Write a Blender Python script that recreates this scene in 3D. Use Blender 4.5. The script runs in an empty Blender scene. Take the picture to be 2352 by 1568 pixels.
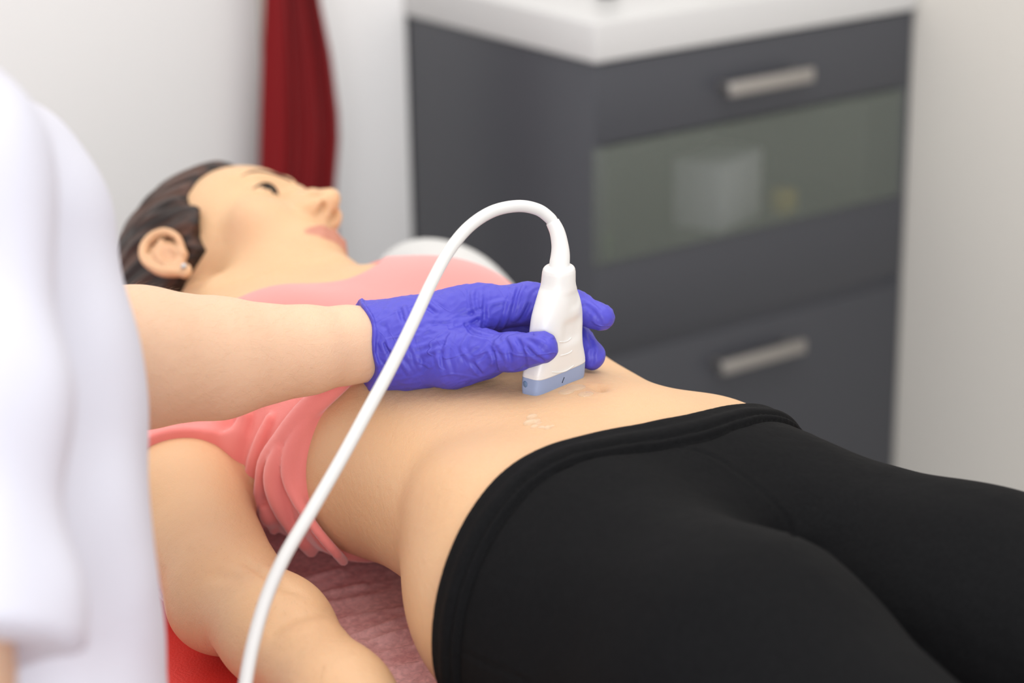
import bpy, bmesh, math, random
import numpy as np
from mathutils import Vector, Matrix
random.seed(7); np.random.seed(7)
SC = bpy.context.scene
COL = SC.collection
pi = math.pi

# ------------------------------------------------------------------ camera
W, H, FPX = 2352, 1568, 5000.0
NAV = np.array([0.0, 0.0, 0.982])          # navel of the patient, the origin of the floor plan
T = 0.800                                   # top of the paper sheet on the couch
_th, _ph, _rl = map(math.radians, (19.1, 54.2, -0.9))
_F0 = np.array([math.cos(_ph), math.sin(_ph), 0]); _R0 = np.array([math.sin(_ph), -math.cos(_ph), 0]); _Z = np.array([0, 0, 1.0])
cF = _F0 * math.cos(_th) - _Z * math.sin(_th)
_U = _Z * math.cos(_th) + _F0 * math.sin(_th)
cR = _R0 * math.cos(_rl) + _U * math.sin(_rl)
cU = _U * math.cos(_rl) - _R0 * math.sin(_rl)
def ray(x, y): return cF + cR * (x - W / 2) / FPX + cU * (H / 2 - y) / FPX
cC = NAV - ray(1340, 900) * 1.48
def P(x, y, d): return cC + ray(x, y) * d
def Pz(x, y, z):
    r = ray(x, y); return cC + r * ((z - cC[2]) / r[2])
def Pk(x, y, k, v):
    r = ray(x, y); return cC + r * ((v - cC[k]) / r[k])
cam = bpy.data.objects.new('camera', bpy.data.cameras.new('camera')); COL.objects.link(cam)
cam.matrix_world = Matrix(((cR[0], cU[0], -cF[0], cC[0]), (cR[1], cU[1], -cF[1], cC[1]), (cR[2], cU[2], -cF[2], cC[2]), (0, 0, 0, 1)))
cam.data.sensor_width = 36; cam.data.lens = FPX / W * 36
cam.data.clip_start = 0.05
cam.data.dof.use_dof = True; cam.data.dof.focus_distance = 1.49; cam.data.dof.aperture_fstop = 3.9
SC.camera = cam

# ------------------------------------------------------------------ light and exposure
SC.view_settings.view_transform = 'Standard'; SC.view_settings.look = 'None'
SC.view_settings.gamma = 1; SC.view_settings.use_curve_mapping = False
SC.view_settings.exposure = -0.06
wd = bpy.data.worlds.new('daylight'); SC.world = wd; wd.use_nodes = True
wd.node_tree.nodes['Background'].inputs[0].default_value = (0.93, 0.95, 1.0, 1)
wd.node_tree.nodes['Background'].inputs[1].default_value = 1.0
def area(name, loc, target, sx, sy, watt, col):
    l = bpy.data.lights.new(name, 'AREA'); l.shape = 'RECTANGLE'; l.size = sx; l.size_y = sy; l.energy = watt; l.color = col
    o = bpy.data.objects.new(name, l); COL.objects.link(o); o.location = loc
    o.rotation_euler = (Vector(target) - Vector(loc)).to_track_quat('-Z', 'Y').to_euler(); return o
area('overhead_light', (-0.15, 0.45, 2.55), (-0.05, 0.3, 0.8), 2.2, 2.2, 28, (1.0, 0.965, 0.92))  # the room's ceiling lamp above the couch
area('overhead_light', (0.55, -0.45, 2.55), (0.75, 0.1, 0.8), 1.2, 1.2, 7, (1.0, 0.965, 0.92))  # extra overhead fill, added to brighten the right wall and the thigh
area('camera_side_fill', (-3.4, -5.2, 2.5), (0.8, 0.9, 0.9), 4.0, 2.8, 270, (0.96, 0.97, 1.0))  # unseen fill added behind the camera to brighten the upright surfaces

# ------------------------------------------------------------------ helpers: materials
def lin(c):
    return tuple((v / 255 / 12.92 if v / 255 <= .04045 else ((v / 255 + .055) / 1.055) ** 2.4) for v in c) + (1.0,)
def mat(name, rgb, rough=.5, metal=0, spec=.5, bump=None, vary=None, sss=0, coat=0, trans=0, alpha=1, sheen=0, ior=1.45):
    m = bpy.data.materials.new(name); m.use_nodes = True; nt = m.node_tree; b = nt.nodes['Principled BSDF']
    b.inputs['Base Color'].default_value = lin(rgb); b.inputs['Roughness'].default_value = rough
    b.inputs['Metallic'].default_value = metal; b.inputs['Specular IOR Level'].default_value = spec
    b.inputs['Coat Weight'].default_value = coat; b.inputs['Transmission Weight'].default_value = trans
    b.inputs['Alpha'].default_value = alpha; b.inputs['Sheen Weight'].default_value = sheen; b.inputs['IOR'].default_value = ior
    if sss:
        b.inputs['Subsurface Weight'].default_value = sss; b.inputs['Subsurface Radius'].default_value = (1.0, .35, .18)
        b.inputs['Subsurface Scale'].default_value = .006
    tc = nt.nodes.new('ShaderNodeTexCoord')
    if vary:                                  # (scale, second colour, low, high)
        n = nt.nodes.new('ShaderNodeTexNoise'); n.inputs['Scale'].default_value = vary[0]; n.inputs['Detail'].default_value = 5
        r = nt.nodes.new('ShaderNodeMapRange'); r.inputs[1].default_value = vary[2]; r.inputs[2].default_value = vary[3]
        x = nt.nodes.new('ShaderNodeMix'); x.data_type = 'RGBA'
        x.inputs[6].default_value = lin(rgb); x.inputs[7].default_value = lin(vary[1])
        nt.links.new(tc.outputs['Object'], n.inputs['Vector']); nt.links.new(n.outputs['Fac'], r.inputs[0])
        nt.links.new(r.outputs[0], x.inputs[0]); nt.links.new(x.outputs[2], b.inputs['Base Color'])
    if bump:                                  # list of (scale, distance in metres, stretch)
        prev = None
        for s, dist, st in bump:
            n = nt.nodes.new('ShaderNodeTexNoise'); n.inputs['Scale'].default_value = s; n.inputs['Detail'].default_value = 3
            mp = nt.nodes.new('ShaderNodeMapping'); mp.inputs['Scale'].default_value = st
            bp = nt.nodes.new('ShaderNodeBump'); bp.inputs['Distance'].default_value = dist; bp.inputs['Strength'].default_value = 1
            nt.links.new(tc.outputs['Object'], mp.inputs[0]); nt.links.new(mp.outputs[0], n.inputs['Vector'])
            nt.links.new(n.outputs['Fac'], bp.inputs['Height'])
            if prev: nt.links.new(prev.outputs[0], bp.inputs['Normal'])
            prev = bp
        nt.links.new(prev.outputs[0], b.inputs['Normal'])
    return m
def skin_mat(name, rgb, red):
    """Skin: the vertex colour attribute 'tint' (red channel) turns it towards the lip / nail colour, green towards brown."""
    m = mat(name, rgb, rough=.48, spec=.35, sss=.25, bump=[(900, .00025, (1, 1, 1)), (160, .0005, (1, 1, 1))])
    nt = m.node_tree; b = nt.nodes['Principled BSDF']
    at = nt.nodes.new('ShaderNodeAttribute'); at.attribute_name = 'tint'
    sp = nt.nodes.new('ShaderNodeSeparateColor'); nt.links.new(at.outputs['Color'], sp.inputs[0])
    n = nt.nodes.new('ShaderNodeTexNoise'); n.inputs['Scale'].default_value = 22; n.inputs['Detail'].default_value = 6
    tc = nt.nodes.new('ShaderNodeTexCoord'); nt.links.new(tc.outputs['Object'], n.inputs['Vector'])
    r = nt.nodes.new('ShaderNodeMapRange'); r.inputs[1].default_value = .35; r.inputs[2].default_value = .75
    nt.links.new(n.outputs['Fac'], r.inputs[0])
    x = nt.nodes.new('ShaderNodeMix'); x.data_type = 'RGBA'; x.inputs[6].default_value = lin(rgb); x.inputs[7].default_value = lin(tuple(int(a * .97 + b_ * .03) for a, b_ in zip(rgb, red)))
    nt.links.new(r.outputs[0], x.inputs[0])
    y = nt.nodes.new('ShaderNodeMix'); y.data_type = 'RGBA'; y.inputs[7].default_value = lin(red)
    nt.links.new(x.outputs[2], y.inputs[6]); nt.links.new(sp.outputs[0], y.inputs[0])
    z = nt.nodes.new('ShaderNodeMix'); z.data_type = 'RGBA'; z.inputs[7].default_value = lin((150, 100, 72))
    nt.links.new(y.outputs[2], z.inputs[6]); nt.links.new(sp.outputs[1], z.inputs[0])
    nt.links.new(z.outputs[2], b.inputs['Base Color'])
    return m
M = {}
M['skin'] = skin_mat('patient_skin', (211, 171, 131), (172, 92, 90))
M['skin2'] = skin_mat('clinician_skin', (216, 180, 150), (196, 120, 105))
M['glove'] = mat('nitrile', (73, 69, 178), rough=.48, spec=.45, sss=.06, bump=[(1500, .00008, (1, 1, 1))])
M['white_plastic'] = mat('white_plastic', (216, 214, 210), rough=.33, spec=.5, sss=.05)
M['cable'] = mat('cable_rubber', (208, 207, 203), rough=.42)
M['lens'] = mat('lens_rubber', (136, 151, 182), rough=.35)
M['dark_mark'] = mat('dark_mark', (40, 45, 60), rough=.5)
M['shirt'] = mat('pink_jersey', (227, 131, 124), rough=.9, spec=.2, sheen=.45, bump=[(1400, .0002, (1, 1, 1))])
M['shirt_in'] = mat('pink_lining', (230, 112, 124), rough=.9, spec=.2, bump=[(1400, .0002, (1, 1, 1))])
M['legging'] = mat('black_jersey', (14, 14, 15), rough=.85, spec=.11, bump=[(1600, .00015, (1, 1, 1)), (40, .002, (1, 1, 1))], vary=(400, (18, 18, 19), .35, .7))
M['hair'] = mat('dark_brown_hair', (38, 26, 21), rough=.45, spec=.4)
nt = M['hair'].node_tree; b = nt.nodes['Principled BSDF']; at = nt.nodes.new('ShaderNodeAttribute'); at.attribute_name = 'strand'; prev = None
n = nt.nodes.new('ShaderNodeTexNoise'); n.inputs['Scale'].default_value = 90; n.inputs['Detail'].default_value = 4; nt.links.new(at.outputs['Vector'], n.inputs['Vector'])
r = nt.nodes.new('ShaderNodeMapRange'); r.inputs[1].default_value = .42; r.inputs[2].default_value = .68; nt.links.new(n.outputs['Fac'], r.inputs[0])
x = nt.nodes.new('ShaderNodeMix'); x.data_type = 'RGBA'; x.inputs[6].default_value = lin((34, 23, 19)); x.inputs[7].default_value = lin((84, 54, 41)); nt.links.new(r.outputs[0], x.inputs[0]); nt.links.new(x.outputs[2], b.inputs['Base Color'])
for sc_, dist in ((260, .0012), (900, .0005)):
    n = nt.nodes.new('ShaderNodeTexNoise'); n.inputs['Scale'].default_value = sc_; n.inputs['Detail'].default_value = 2; nt.links.new(at.outputs['Vector'], n.inputs['Vector'])
    bp = nt.nodes.new('ShaderNodeBump'); bp.inputs['Distance'].default_value = dist; nt.links.new(n.outputs['Fac'], bp.inputs['Height'])
    if prev: nt.links.new(prev.outputs[0], bp.inputs['Normal'])
    prev = bp
nt.links.new(prev.outputs[0], b.inputs['Normal'])
M['coat'] = mat('white_cotton', (208, 208, 217), rough=.9, spec=.2, bump=[(900, .0002, (1, 1, 1))])
M['vinyl'] = mat('red_vinyl', (214, 50, 42), rough=.42, spec=.4, bump=[(500, .0003, (1, 1, 1))])
M['gel'] = mat('ultrasound_gel', (228, 222, 200), rough=.05, alpha=.20, coat=1)
M['eye'] = mat('eye_white', (225, 220, 215), rough=.15); M['iris'] = mat('iris_brown', (28, 17, 12), rough=.3, spec=.3)
M['lash'] = mat('lash_hair', (30, 20, 16), rough=.7); M['brow'] = mat('brow_hair', (98, 74, 58), rough=.8)
M['metal'] = mat('brushed_metal', (176, 172, 168), rough=.38, metal=.85)
M['steel'] = mat('steel', (190, 192, 195), rough=.3, metal=1)
M['cab'] = mat('anthracite_laminate', (68, 69, 74), rough=.38, spec=.45, bump=[(300, .0001, (1, 1, 1))])
M['top'] = mat('white_worktop', (198, 197, 195), rough=.3)
M['wallL'] = mat('white_paint', (238, 237, 235), rough=.75, spec=.2, bump=[(180, .0004, (1, 1, 1))])
M['wallR'] = mat('warm_grey_paint', (208, 204, 196), rough=.8, spec=.2, bump=[(180, .0004, (1, 1, 1))])
M['door'] = mat('door_lacquer', (224, 223, 221), rough=.45)
M['trim'] = mat('beige_trim', (198, 190, 178), rough=.5)
M['floor'] = mat('grey_linoleum', (168, 166, 162), rough=.4, vary=(240, (160, 158, 155), .4, .6))
M['curtain'] = mat('dark_red_fabric', (122, 10, 16), rough=.85, spec=.2, sheen=.2, bump=[(900, .0003, (1, 1, 1))])
M['cushion'] = mat('pale_grey_fabric', (200, 199, 196), rough=.9, spec=.2, bump=[(700, .0003, (1, 1, 1))])
M['green'] = mat('green_plastic', (96, 160, 40), rough=.4); M['yellow'] = mat('yellow_plastic', (200, 176, 50), rough=.4)
M['paper'] = mat('paper_white', (240, 242, 246), rough=.7); M['black'] = mat('black_plastic', (25, 25, 27), rough=.4)

nt = M['glove'].node_tree; b = nt.nodes['Principled BSDF']; tc = nt.nodes.new('ShaderNodeTexCoord'); prev = None
for sc_, st, dist, thr in ((19, (.6, 1.6, 2.2), .00035, .05), (38, (2.0, .8, 1), .00012, .06)):
    mp = nt.nodes.new('ShaderNodeMapping'); mp.inputs['Scale'].default_value = st; mp.inputs['Rotation'].default_value = (sc_ * .1, sc_ * .07, .4)
    n = nt.nodes.new('ShaderNodeTexNoise'); n.inputs['Scale'].default_value = sc_; n.inputs['Detail'].default_value = 1.5; n.inputs['Distortion'].default_value = .6
    a1 = nt.nodes.new('ShaderNodeMath'); a1.operation = 'SUBTRACT'; a1.inputs[1].default_value = .5
    a2 = nt.nodes.new('ShaderNodeMath'); a2.operation = 'ABSOLUTE'; r = nt.nodes.new('ShaderNodeMapRange'); r.interpolation_type = 'SMOOTHSTEP'
    r.inputs[1].default_value = 0; r.inputs[2].default_value = thr; r.inputs[3].default_value = 1; r.inputs[4].default_value = 0
    bp = nt.nodes.new('ShaderNodeBump'); bp.inputs['Distance'].default_value = dist
    nt.links.new(tc.outputs['Object'], mp.inputs[0]); nt.links.new(mp.outputs[0], n.inputs['Vector']); nt.links.new(n.outputs['Fac'], a1.inputs[0])
    nt.links.new(a1.outputs[0], a2.inputs[0]); nt.links.new(a2.outputs[0], r.inputs[0]); nt.links.new(r.outputs[0], bp.inputs['Height'])
    if prev: nt.links.new(prev.outputs[0], bp.inputs['Normal'])
    prev = bp
nt.links.new(prev.outputs[0], b.inputs['Normal'])
# glass of the middle drawer: smoky and slightly frosted
g = mat('smoked_glass', (118, 124, 116), rough=.28, spec=.6, alpha=.42); M['glass'] = g
# non-woven sheet: fibres with gaps that let the red vinyl show through
m = bpy.data.materials.new('nonwoven_sheet'); m.use_nodes = True; nt = m.node_tree; b = nt.nodes['Principled BSDF']
b.inputs['Base Color'].default_value = lin((255, 206, 206)); b.inputs['Roughness'].default_value = .8; b.inputs['Specular IOR Level'].default_value = .15
tc = nt.nodes.new('ShaderNodeTexCoord'); n = nt.nodes.new('ShaderNodeTexNoise'); n.inputs['Scale'].default_value = 210; n.inputs['Detail'].default_value = 7; n.inputs['Distortion'].default_value = .5
n2 = nt.nodes.new('ShaderNodeTexNoise'); n2.inputs['Scale'].default_value = 42; n2.inputs['Detail'].default_value = 3
ad = nt.nodes.new('ShaderNodeMath'); ad.operation = 'ADD'; r = nt.nodes.new('ShaderNodeMapRange')
r.inputs[1].default_value = .75; r.inputs[2].default_value = 1.25; r.inputs[3].default_value = .55; r.inputs[4].default_value = .98
for q in (n, n2): nt.links.new(tc.outputs['Object'], q.inputs['Vector'])
nt.links.new(n.outputs['Fac'], ad.inputs[0]); nt.links.new(n2.outputs['Fac'], ad.inputs[1]); nt.links.new(ad.outputs[0], r.inputs[0])
nt.links.new(r.outputs[0], b.inputs['Alpha'])
bp = nt.nodes.new('ShaderNodeBump'); bp.inputs['Distance'].default_value = .0002; nt.links.new(n.outputs['Fac'], bp.inputs['Height']); nt.links.new(bp.outputs[0], b.inputs['Normal'])
M['sheet'] = m

# ------------------------------------------------------------------ helpers: objects
def tag(o, label=None, cat=None, group=None, kind=None):
    if label: o['label'] = label
    if cat: o['category'] = cat
    if group: o['group'] = group
    if kind: o['kind'] = kind
    return o
def mesh_obj(name, V, F, m, parent=None, smooth=True):
    me = bpy.data.meshes.new(name)
    V = np.asarray(V, np.float32)
    if isinstance(F, np.ndarray):
        me.vertices.add(len(V)); me.vertices.foreach_set('co', V.ravel())
        n = len(F); k = F.shape[1]
        me.loops.add(n * k); me.loops.foreach_set('vertex_index', F.astype(np.int32).ravel())
        me.polygons.add(n); me.polygons.foreach_set('loop_start', np.arange(0, n * k, k, dtype=np.int32))
        me.polygons.foreach_set('loop_total', np.full(n, k, dtype=np.int32))
        me.update(calc_edges=True)
    else:
        me.from_pydata([tuple(map(float, v)) for v in V], [], F)
    if smooth: me.polygons.foreach_set('use_smooth', np.ones(len(me.polygons), dtype=bool))
    me.materials.append(m); me.validate()
    o = bpy.data.objects.new(name, me); COL.objects.link(o)
    if parent: o.parent = parent
    return o
def empty(name, loc=(0, 0, 0)):
    o = bpy.data.objects.new(name, None); COL.objects.link(o); o.location = loc; return o
def add(bm, other):
    me = bpy.data.meshes.new('t'); other.to_mesh(me); bm.from_mesh(me); bpy.data.meshes.remove(me); other.free()
def box(bm, x0, x1, y0, y1, z0, z1, bev=0, seg=2):
    b = bmesh.new(); bmesh.ops.create_cube(b, size=1)
    for v in b.verts: v.co = Vector(((x0 + x1) / 2 + v.co.x * (x1 - x0), (y0 + y1) / 2 + v.co.y * (y1 - y0), (z0 + z1) / 2 + v.co.z * (z1 - z0)))
    if bev: bmesh.ops.bevel(b, geom=b.edges[:], offset=bev, segments=seg, affect='EDGES', profile=.5)
    add(bm, b)
def bobj(name, bm, m, parent=None, smooth=True, off=None):
    if off is not None:
        for v in bm.verts: v.co -= Vector(off)
    me = bpy.data.meshes.new(name); bm.to_mesh(me); bm.free(); me.materials.append(m)
    o = bpy.data.objects.new(name, me); COL.objects.link(o)
    if smooth:
        me.polygons.foreach_set('use_smooth', np.ones(len(me.polygons), dtype=bool))
        me.set_sharp_from_angle(angle=math.radians(38))
    if parent: o.parent = parent
    return o
def boxobj(name, dims, m, parent=None, bev=0, seg=2, off=None):
    bm = bmesh.new(); box(bm, *dims, bev=bev, seg=seg); return bobj(name, bm, m, parent, off=off)
def catmull(pts, n):
    p = np.asarray(pts, float); p = np.vstack([2 * p[0] - p[1], p, 2 * p[-1] - p[-2]]); out = []
    for i in range(1, len(p) - 2):
        for t in np.linspace(0, 1, n, endpoint=False):
            a, b_, c, d = p[i - 1:i + 3]
            out.append(.5 * ((2 * b_) + (-a + c) * t + (2 * a - 5 * b_ + 4 * c - d) * t * t + (-a + 3 * b_ - 3 * c + d) * t ** 3))
    out.append(p[-2]); return np.array(out)
def tube(path, rad, seg=20, caps=True, flat=None):
    """swept tube; rad scalar or per point; returns V, F"""
    path = np.asarray(path, float); n = len(path); rad = np.broadcast_to(np.asarray(rad, float), (n,))
    tan = np.gradient(path, axis=0); tan /= np.linalg.norm(tan, axis=1)[:, None]
    up = np.array([0, 0, 1.0]) if abs(tan[0][2]) < .9 else np.array([1.0, 0, 0])
    u = np.cross(tan[0], up); u /= np.linalg.norm(u); V = []; F = []
    for i in range(n):
        u = u - tan[i] * (u @ tan[i]); u /= np.linalg.norm(u); v = np.cross(tan[i], u)
        for k in range(seg):
            a = 2 * pi * k / seg; V.append(path[i] + rad[i] * (math.cos(a) * u + math.sin(a) * v))
    for i in range(n - 1):
        for k in range(seg): F.append((i * seg + k, i * seg + (k + 1) % seg, (i + 1) * seg + (k + 1) % seg, (i + 1) * seg + k))
    if caps: F.append(tuple(range(seg))[::-1]); F.append(tuple((n - 1) * seg + k for k in range(seg)))
    return V, F
def tubeobj(name, path, rad, m, parent=None, seg=20):
    V, F = tube(path, rad, seg); return mesh_obj(name, V, F, m, parent)

# ------------------------------------------------------------------ helpers: implicit surfaces
def smin(a, b_, k):
    h = np.clip(.5 + .5 * (b_ - a) / k, 0, 1); return b_ * (1 - h) + a * h - k * h * (1 - h)
def smax(a, b_, k): return -smin(-a, -b_, k)
def cone(p, a, b_, r1, r2):
    a = np.asarray(a, float); ba = np.asarray(b_, float) - a; L = ba @ ba
    t = np.clip(((p - a) @ ba) / L, 0, 1)
    return np.linalg.norm(p - a - t[:, None] * ba, axis=1) - (r1 + (r2 - r1) * t)
def chain(p, pts, rs, k=.004):
    d = None
    for i in range(len(pts) - 1):
        c = cone(p, pts[i], pts[i + 1], rs[i], rs[i + 1]); d = c if d is None else smin(d, c, k)
    return d
def polyd(p, pts):
    """distance to a polyline and parameter 0..1 along it"""
    best = np.full(len(p), 9.0); par = np.zeros(len(p)); n = len(pts) - 1
    for i in range(n):
        a = np.asarray(pts[i]); ba = np.asarray(pts[i + 1]) - a
        t = np.clip(((p - a) @ ba) / (ba @ ba), 0, 1); d = np.linalg.norm(p - a - t[:, None] * ba, axis=1)
        m_ = d < best; best[m_] = d[m_]; par[m_] = (i + t[m_]) / n
    return best, par
def ell(p, c, r, R=None):
    q = p - np.asarray(c, float)
    if R is not None: q = q @ R
    r = np.asarray(r, float); k0 = np.linalg.norm(q / r, axis=1); k1 = np.linalg.norm(q / (r * r), axis=1) + 1e-9
    return k0 * (k0 - 1) / k1
def rotm(ax, deg):
    return np.array(Matrix.Rotation(math.radians(deg), 3, ax))
def near(p, f, c, rad, out=.05):
    """evaluate f only inside a ball"""
    dist = np.linalg.norm(p - np.asarray(c), axis=1) - rad; d = np.maximum(dist, 0) + out; m_ = dist < 0
    if m_.any(): d[m_] = f(p[m_])
    return d
def surface(f, xs, ys, zs, B=8, polish=2):
    xs, ys, zs = map(lambda a: np.asarray(a, float), (xs, ys, zs))
    nx, ny, nz = len(xs), len(ys), len(zs)
    bx, by, bz = [np.arange(0, n - 1, B) for n in (nx, ny, nz)]
    def ce(a, b_): e = np.minimum(b_ + B, len(a) - 1); return (a[b_] + a[e]) / 2, (a[e] - a[b_]) / 2
    cx, hx = ce(xs, bx); cy, hy = ce(ys, by); cz, hz = ce(zs, bz)
    g = np.stack(np.meshgrid(cx, cy, cz, indexing='ij'), -1).reshape(-1, 3)
    hd = np.sqrt((hx ** 2)[:, None, None] + (hy ** 2)[None, :, None] + (hz ** 2)[None, None]).ravel()
    fc = f(g); act = np.abs(fc) < hd * 1.5 + .006
    Fd = np.repeat(np.repeat(np.repeat(np.where(fc > 0, 1., -1.).reshape(len(bx), len(by), len(bz)).astype(np.float32), B, 0), B, 1), B, 2)
    def fit(A):
        for ax, n in ((0, nx), (1, ny), (2, nz)):
            if A.shape[ax] < n: A = np.concatenate([A, np.repeat(np.take(A, [-1], ax), n - A.shape[ax], ax)], ax)
        return A[:nx, :ny, :nz]
    Fd = np.ascontiguousarray(fit(Fd))
    A = act.reshape(len(bx), len(by), len(bz)); ii = np.argwhere(A)
    pm = np.zeros((nx, ny, nz), bool)
    for i, j, k in ii: pm[bx[i]:bx[i] + B + 1, by[j]:by[j] + B + 1, bz[k]:bz[k] + B + 1] = True
    idx = np.flatnonzero(pm); del pm
    vals = np.empty(len(idx), np.float32)
    for s in range(0, len(idx), 400000):
        I = idx[s:s + 400000]; a, b_, c = np.unravel_index(I, (nx, ny, nz))
        vals[s:s + 400000] = f(np.stack([xs[a], ys[b_], zs[c]], 1))
    Fd.ravel()[idx] = vals
    S = Fd > 0
    cnt = np.zeros((nx - 1, ny - 1, nz - 1), np.uint8)
    for a in (0, 1):
        for b_ in (0, 1):
            for c in (0, 1): cnt += S[a:nx - 1 + a, b_:ny - 1 + b_, c:nz - 1 + c]
    cell = (cnt > 0) & (cnt < 8); ci = np.argwhere(cell); vid = np.full(cell.shape, -1, np.int32); vid[cell] = np.arange(len(ci))
    pos = np.zeros((len(ci), 3)); num = np.zeros(len(ci)); cr = {}
    co = [(a, b_, c) for a in (0, 1) for b_ in (0, 1) for c in (0, 1)]
    for q in co: cr[q] = Fd[ci[:, 0] + q[0], ci[:, 1] + q[1], ci[:, 2] + q[2]]
    for q in co:
        for ax in range(3):
            if q[ax]: continue
            r_ = list(q); r_[ax] = 1; r_ = tuple(r_); a, b_ = cr[q], cr[r_]; m_ = (a > 0) != (b_ > 0)
            t = np.where(m_, a / np.where(m_, a - b_, 1), 0)
            for d in range(3):
                g_ = (xs, ys, zs)[d]; base = g_[ci[:, d] + q[d]]
                if d == ax: base = base + t * (g_[ci[:, d] + 1] - g_[ci[:, d]])
                pos[:, d] += np.where(m_, base, 0)
            num += m_
    pos /= num[:, None]
    quads = []
    for ax in range(3):
        o1, o2 = [(1, 2), (2, 0), (0, 1)][ax]
        sl0 = [slice(None)] * 3; sl1 = [slice(None)] * 3; sl0[ax] = slice(0, -1); sl1[ax] = slice(1, None)
        ch = np.argwhere(S[tuple(sl0)] != S[tuple(sl1)])
        sh = np.array([nx, ny, nz]); ok = (ch[:, o1] > 0) & (ch[:, o2] > 0) & (ch[:, o1] < sh[o1] - 1) & (ch[:, o2] < sh[o2] - 1); ch = ch[ok]
        def at(d1, d2):
            c = ch.copy(); c[:, o1] += d1; c[:, o2] += d2; return vid[c[:, 0], c[:, 1], c[:, 2]]
        Q = np.stack([at(-1, -1), at(0, -1), at(0, 0), at(-1, 0)], 1)
        pos_out = ~S[ch[:, 0], ch[:, 1], ch[:, 2]]
        Q[~pos_out] = Q[~pos_out][:, ::-1]; quads.append(Q)
    Q = np.concatenate(quads); Q = Q[(Q >= 0).all(1)]
    for _ in range(polish):
        gr = grad(f, pos); v = f(pos); gn = np.maximum((gr ** 2).sum(1), .15)
        pos -= np.clip(v / gn, -.003, .003)[:, None] * gr * .9
    return pos, Q
def grad(f, p, e=.0006):
    g_ = np.empty_like(p)
    for d in range(3):
        o = np.zeros(3); o[d] = e; g_[:, d] = (f(p + o) - f(p - o)) / (2 * e)
    return g_
def hit(f, pts, off=0, d0=1.25, far=2.6):
    """where the view through photograph points meets the surface f (used to measure hems and seams on the body)"""
    pts = np.asarray(pts, float); R = np.array([ray(x, y) for x, y in pts]); L = np.linalg.norm(R, axis=1); t = np.full(len(pts), d0)
    for _ in range(160):
        d = f(cC + R * t[:, None]); t += np.clip(d, -.02, .05) / L * .7
    p = cC + R * t[:, None]; n = grad(f, p); n /= np.linalg.norm(n, axis=1)[:, None] + 1e-9
    ok = (t < far) & (np.abs(f(p)) < .002)
    return (p + n * off), ok
def rng(a, b_, h): return np.arange(a, b_ + h, h)
def noise3(p, s, seed=0, n=5):
    r_ = np.random.RandomState(seed); o = np.zeros(len(p))
    for _ in range(n):
        k = r_.normal(size=3); k /= np.linalg.norm(k); o += np.sin((p @ k) * s * r_.uniform(.7, 1.5) * 2 * pi + r_.uniform(0, 6.3))
    return o / n

# ================================================================== THE PATIENT
def sst(x, a, b_): t = np.clip((x - a) / (b_ - a), 0, 1); return t * t * (3 - 2 * t)
def interp(x, xs, ys):
    """smooth monotone-ish interpolation"""
    xs = np.asarray(xs, float); ys = np.asarray(ys, float); m_ = np.gradient(ys, xs)
    i = np.clip(np.searchsorted(xs, x) - 1, 0, len(xs) - 2); h = xs[i + 1] - xs[i]; t = np.clip((x - xs[i]) / h, 0, 1)
    return (ys[i] * (2 * t ** 3 - 3 * t ** 2 + 1) + h * m_[i] * (t ** 3 - 2 * t ** 2 + t) + ys[i + 1] * (-2 * t ** 3 + 3 * t ** 2) + h * m_[i + 1] * (t ** 3 - t ** 2))
TY = [-.18, -.12, -.06, 0, .05, .10, .16, .22, .28, .34, .39, .44]
TA = [.160, .172, .162, .143, .130, .126, .130, .136, .142, .150, .150, .105]
TT = [.142, .170, .180, .182, .180, .179, .180, .180, .183, .178, .166, .140]
TB = [.006, .003, .004, .012, .018, .018, .010, .005, .004, .004, .006, .030]
def torso(p, grow=0):
    y = p[:, 1]; xp = np.maximum(p[:, 0], 0); far = sst(-y, .0, .08); rb = np.exp(-((y - .15) / .055) ** 2); ws = np.exp(-((y - .01) / .045) ** 2); a = interp(y, TY, TA) + grow + (p[:, 0] > 0) * (-.016 * far + .012 * rb - .012 * ws) + (p[:, 0] < 0) * .004 * far; tp = T + interp(y, TY, TT) + grow + .004 * rb - xp * xp * (.15 + 1.35 * far + .5 * ws); bt = T + interp(y, TY, TB) - grow
    zc = (tp + bt) / 2; b_ = (tp - bt) / 2; n = 2.35
    X = np.abs(p[:, 0] / a) + 1e-9; Z = np.abs((p[:, 2] - zc) / b_) + 1e-9; s = X ** n + Z ** n; r = s ** (1 / n)
    g_ = np.sqrt((X ** (n - 1) / a) ** 2 + (Z ** (n - 1) / b_) ** 2) * s ** (1 / n - 1)
    d = (r - 1) / np.maximum(g_, 2.0)
    return smax(smax(d, y - .435 - grow, .03), -.175 - y - grow, .03)
NVL = Pz(1376, 896, T + .180)
ELB = Pz(520, 1352, T + .046); WRI = Pz(950, 1765, T + .036); SHO = np.array([-.152, .368, T + .088])
def rarm0(p):
    d = chain(p, [SHO, SHO * .45 + ELB * .55, ELB], [.050, .044, .040], .02)
    mid = ELB * .7 + WRI * .3
    fo = chain(p, [ELB, mid + [0, 0, .004], ELB * .35 + WRI * .65, WRI], [.037, .0345, .030, .025], .02)
    d = smin(d, fo, .012)
    d = smin(d, near(p, lambda q: ell(q, ELB + [-.012, -.004, -.012], (.026, .026, .024)), ELB, .08), .02)
    return d
GRV = []
for w_, a_, pix in ((.0035, .0032, [(555, 1285), (600, 1312), (650, 1345), (690, 1362)]), (.0050, .0016, [(560, 1330), (520, 1322), (480, 1318)]), (.0070, .0042, [(612, 1462), (650, 1425), (710, 1403), (780, 1402)])):
    q_, k_ = hit(rarm0, catmull(pix, 4)); GRV.append((w_, a_, q_[k_]))
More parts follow.
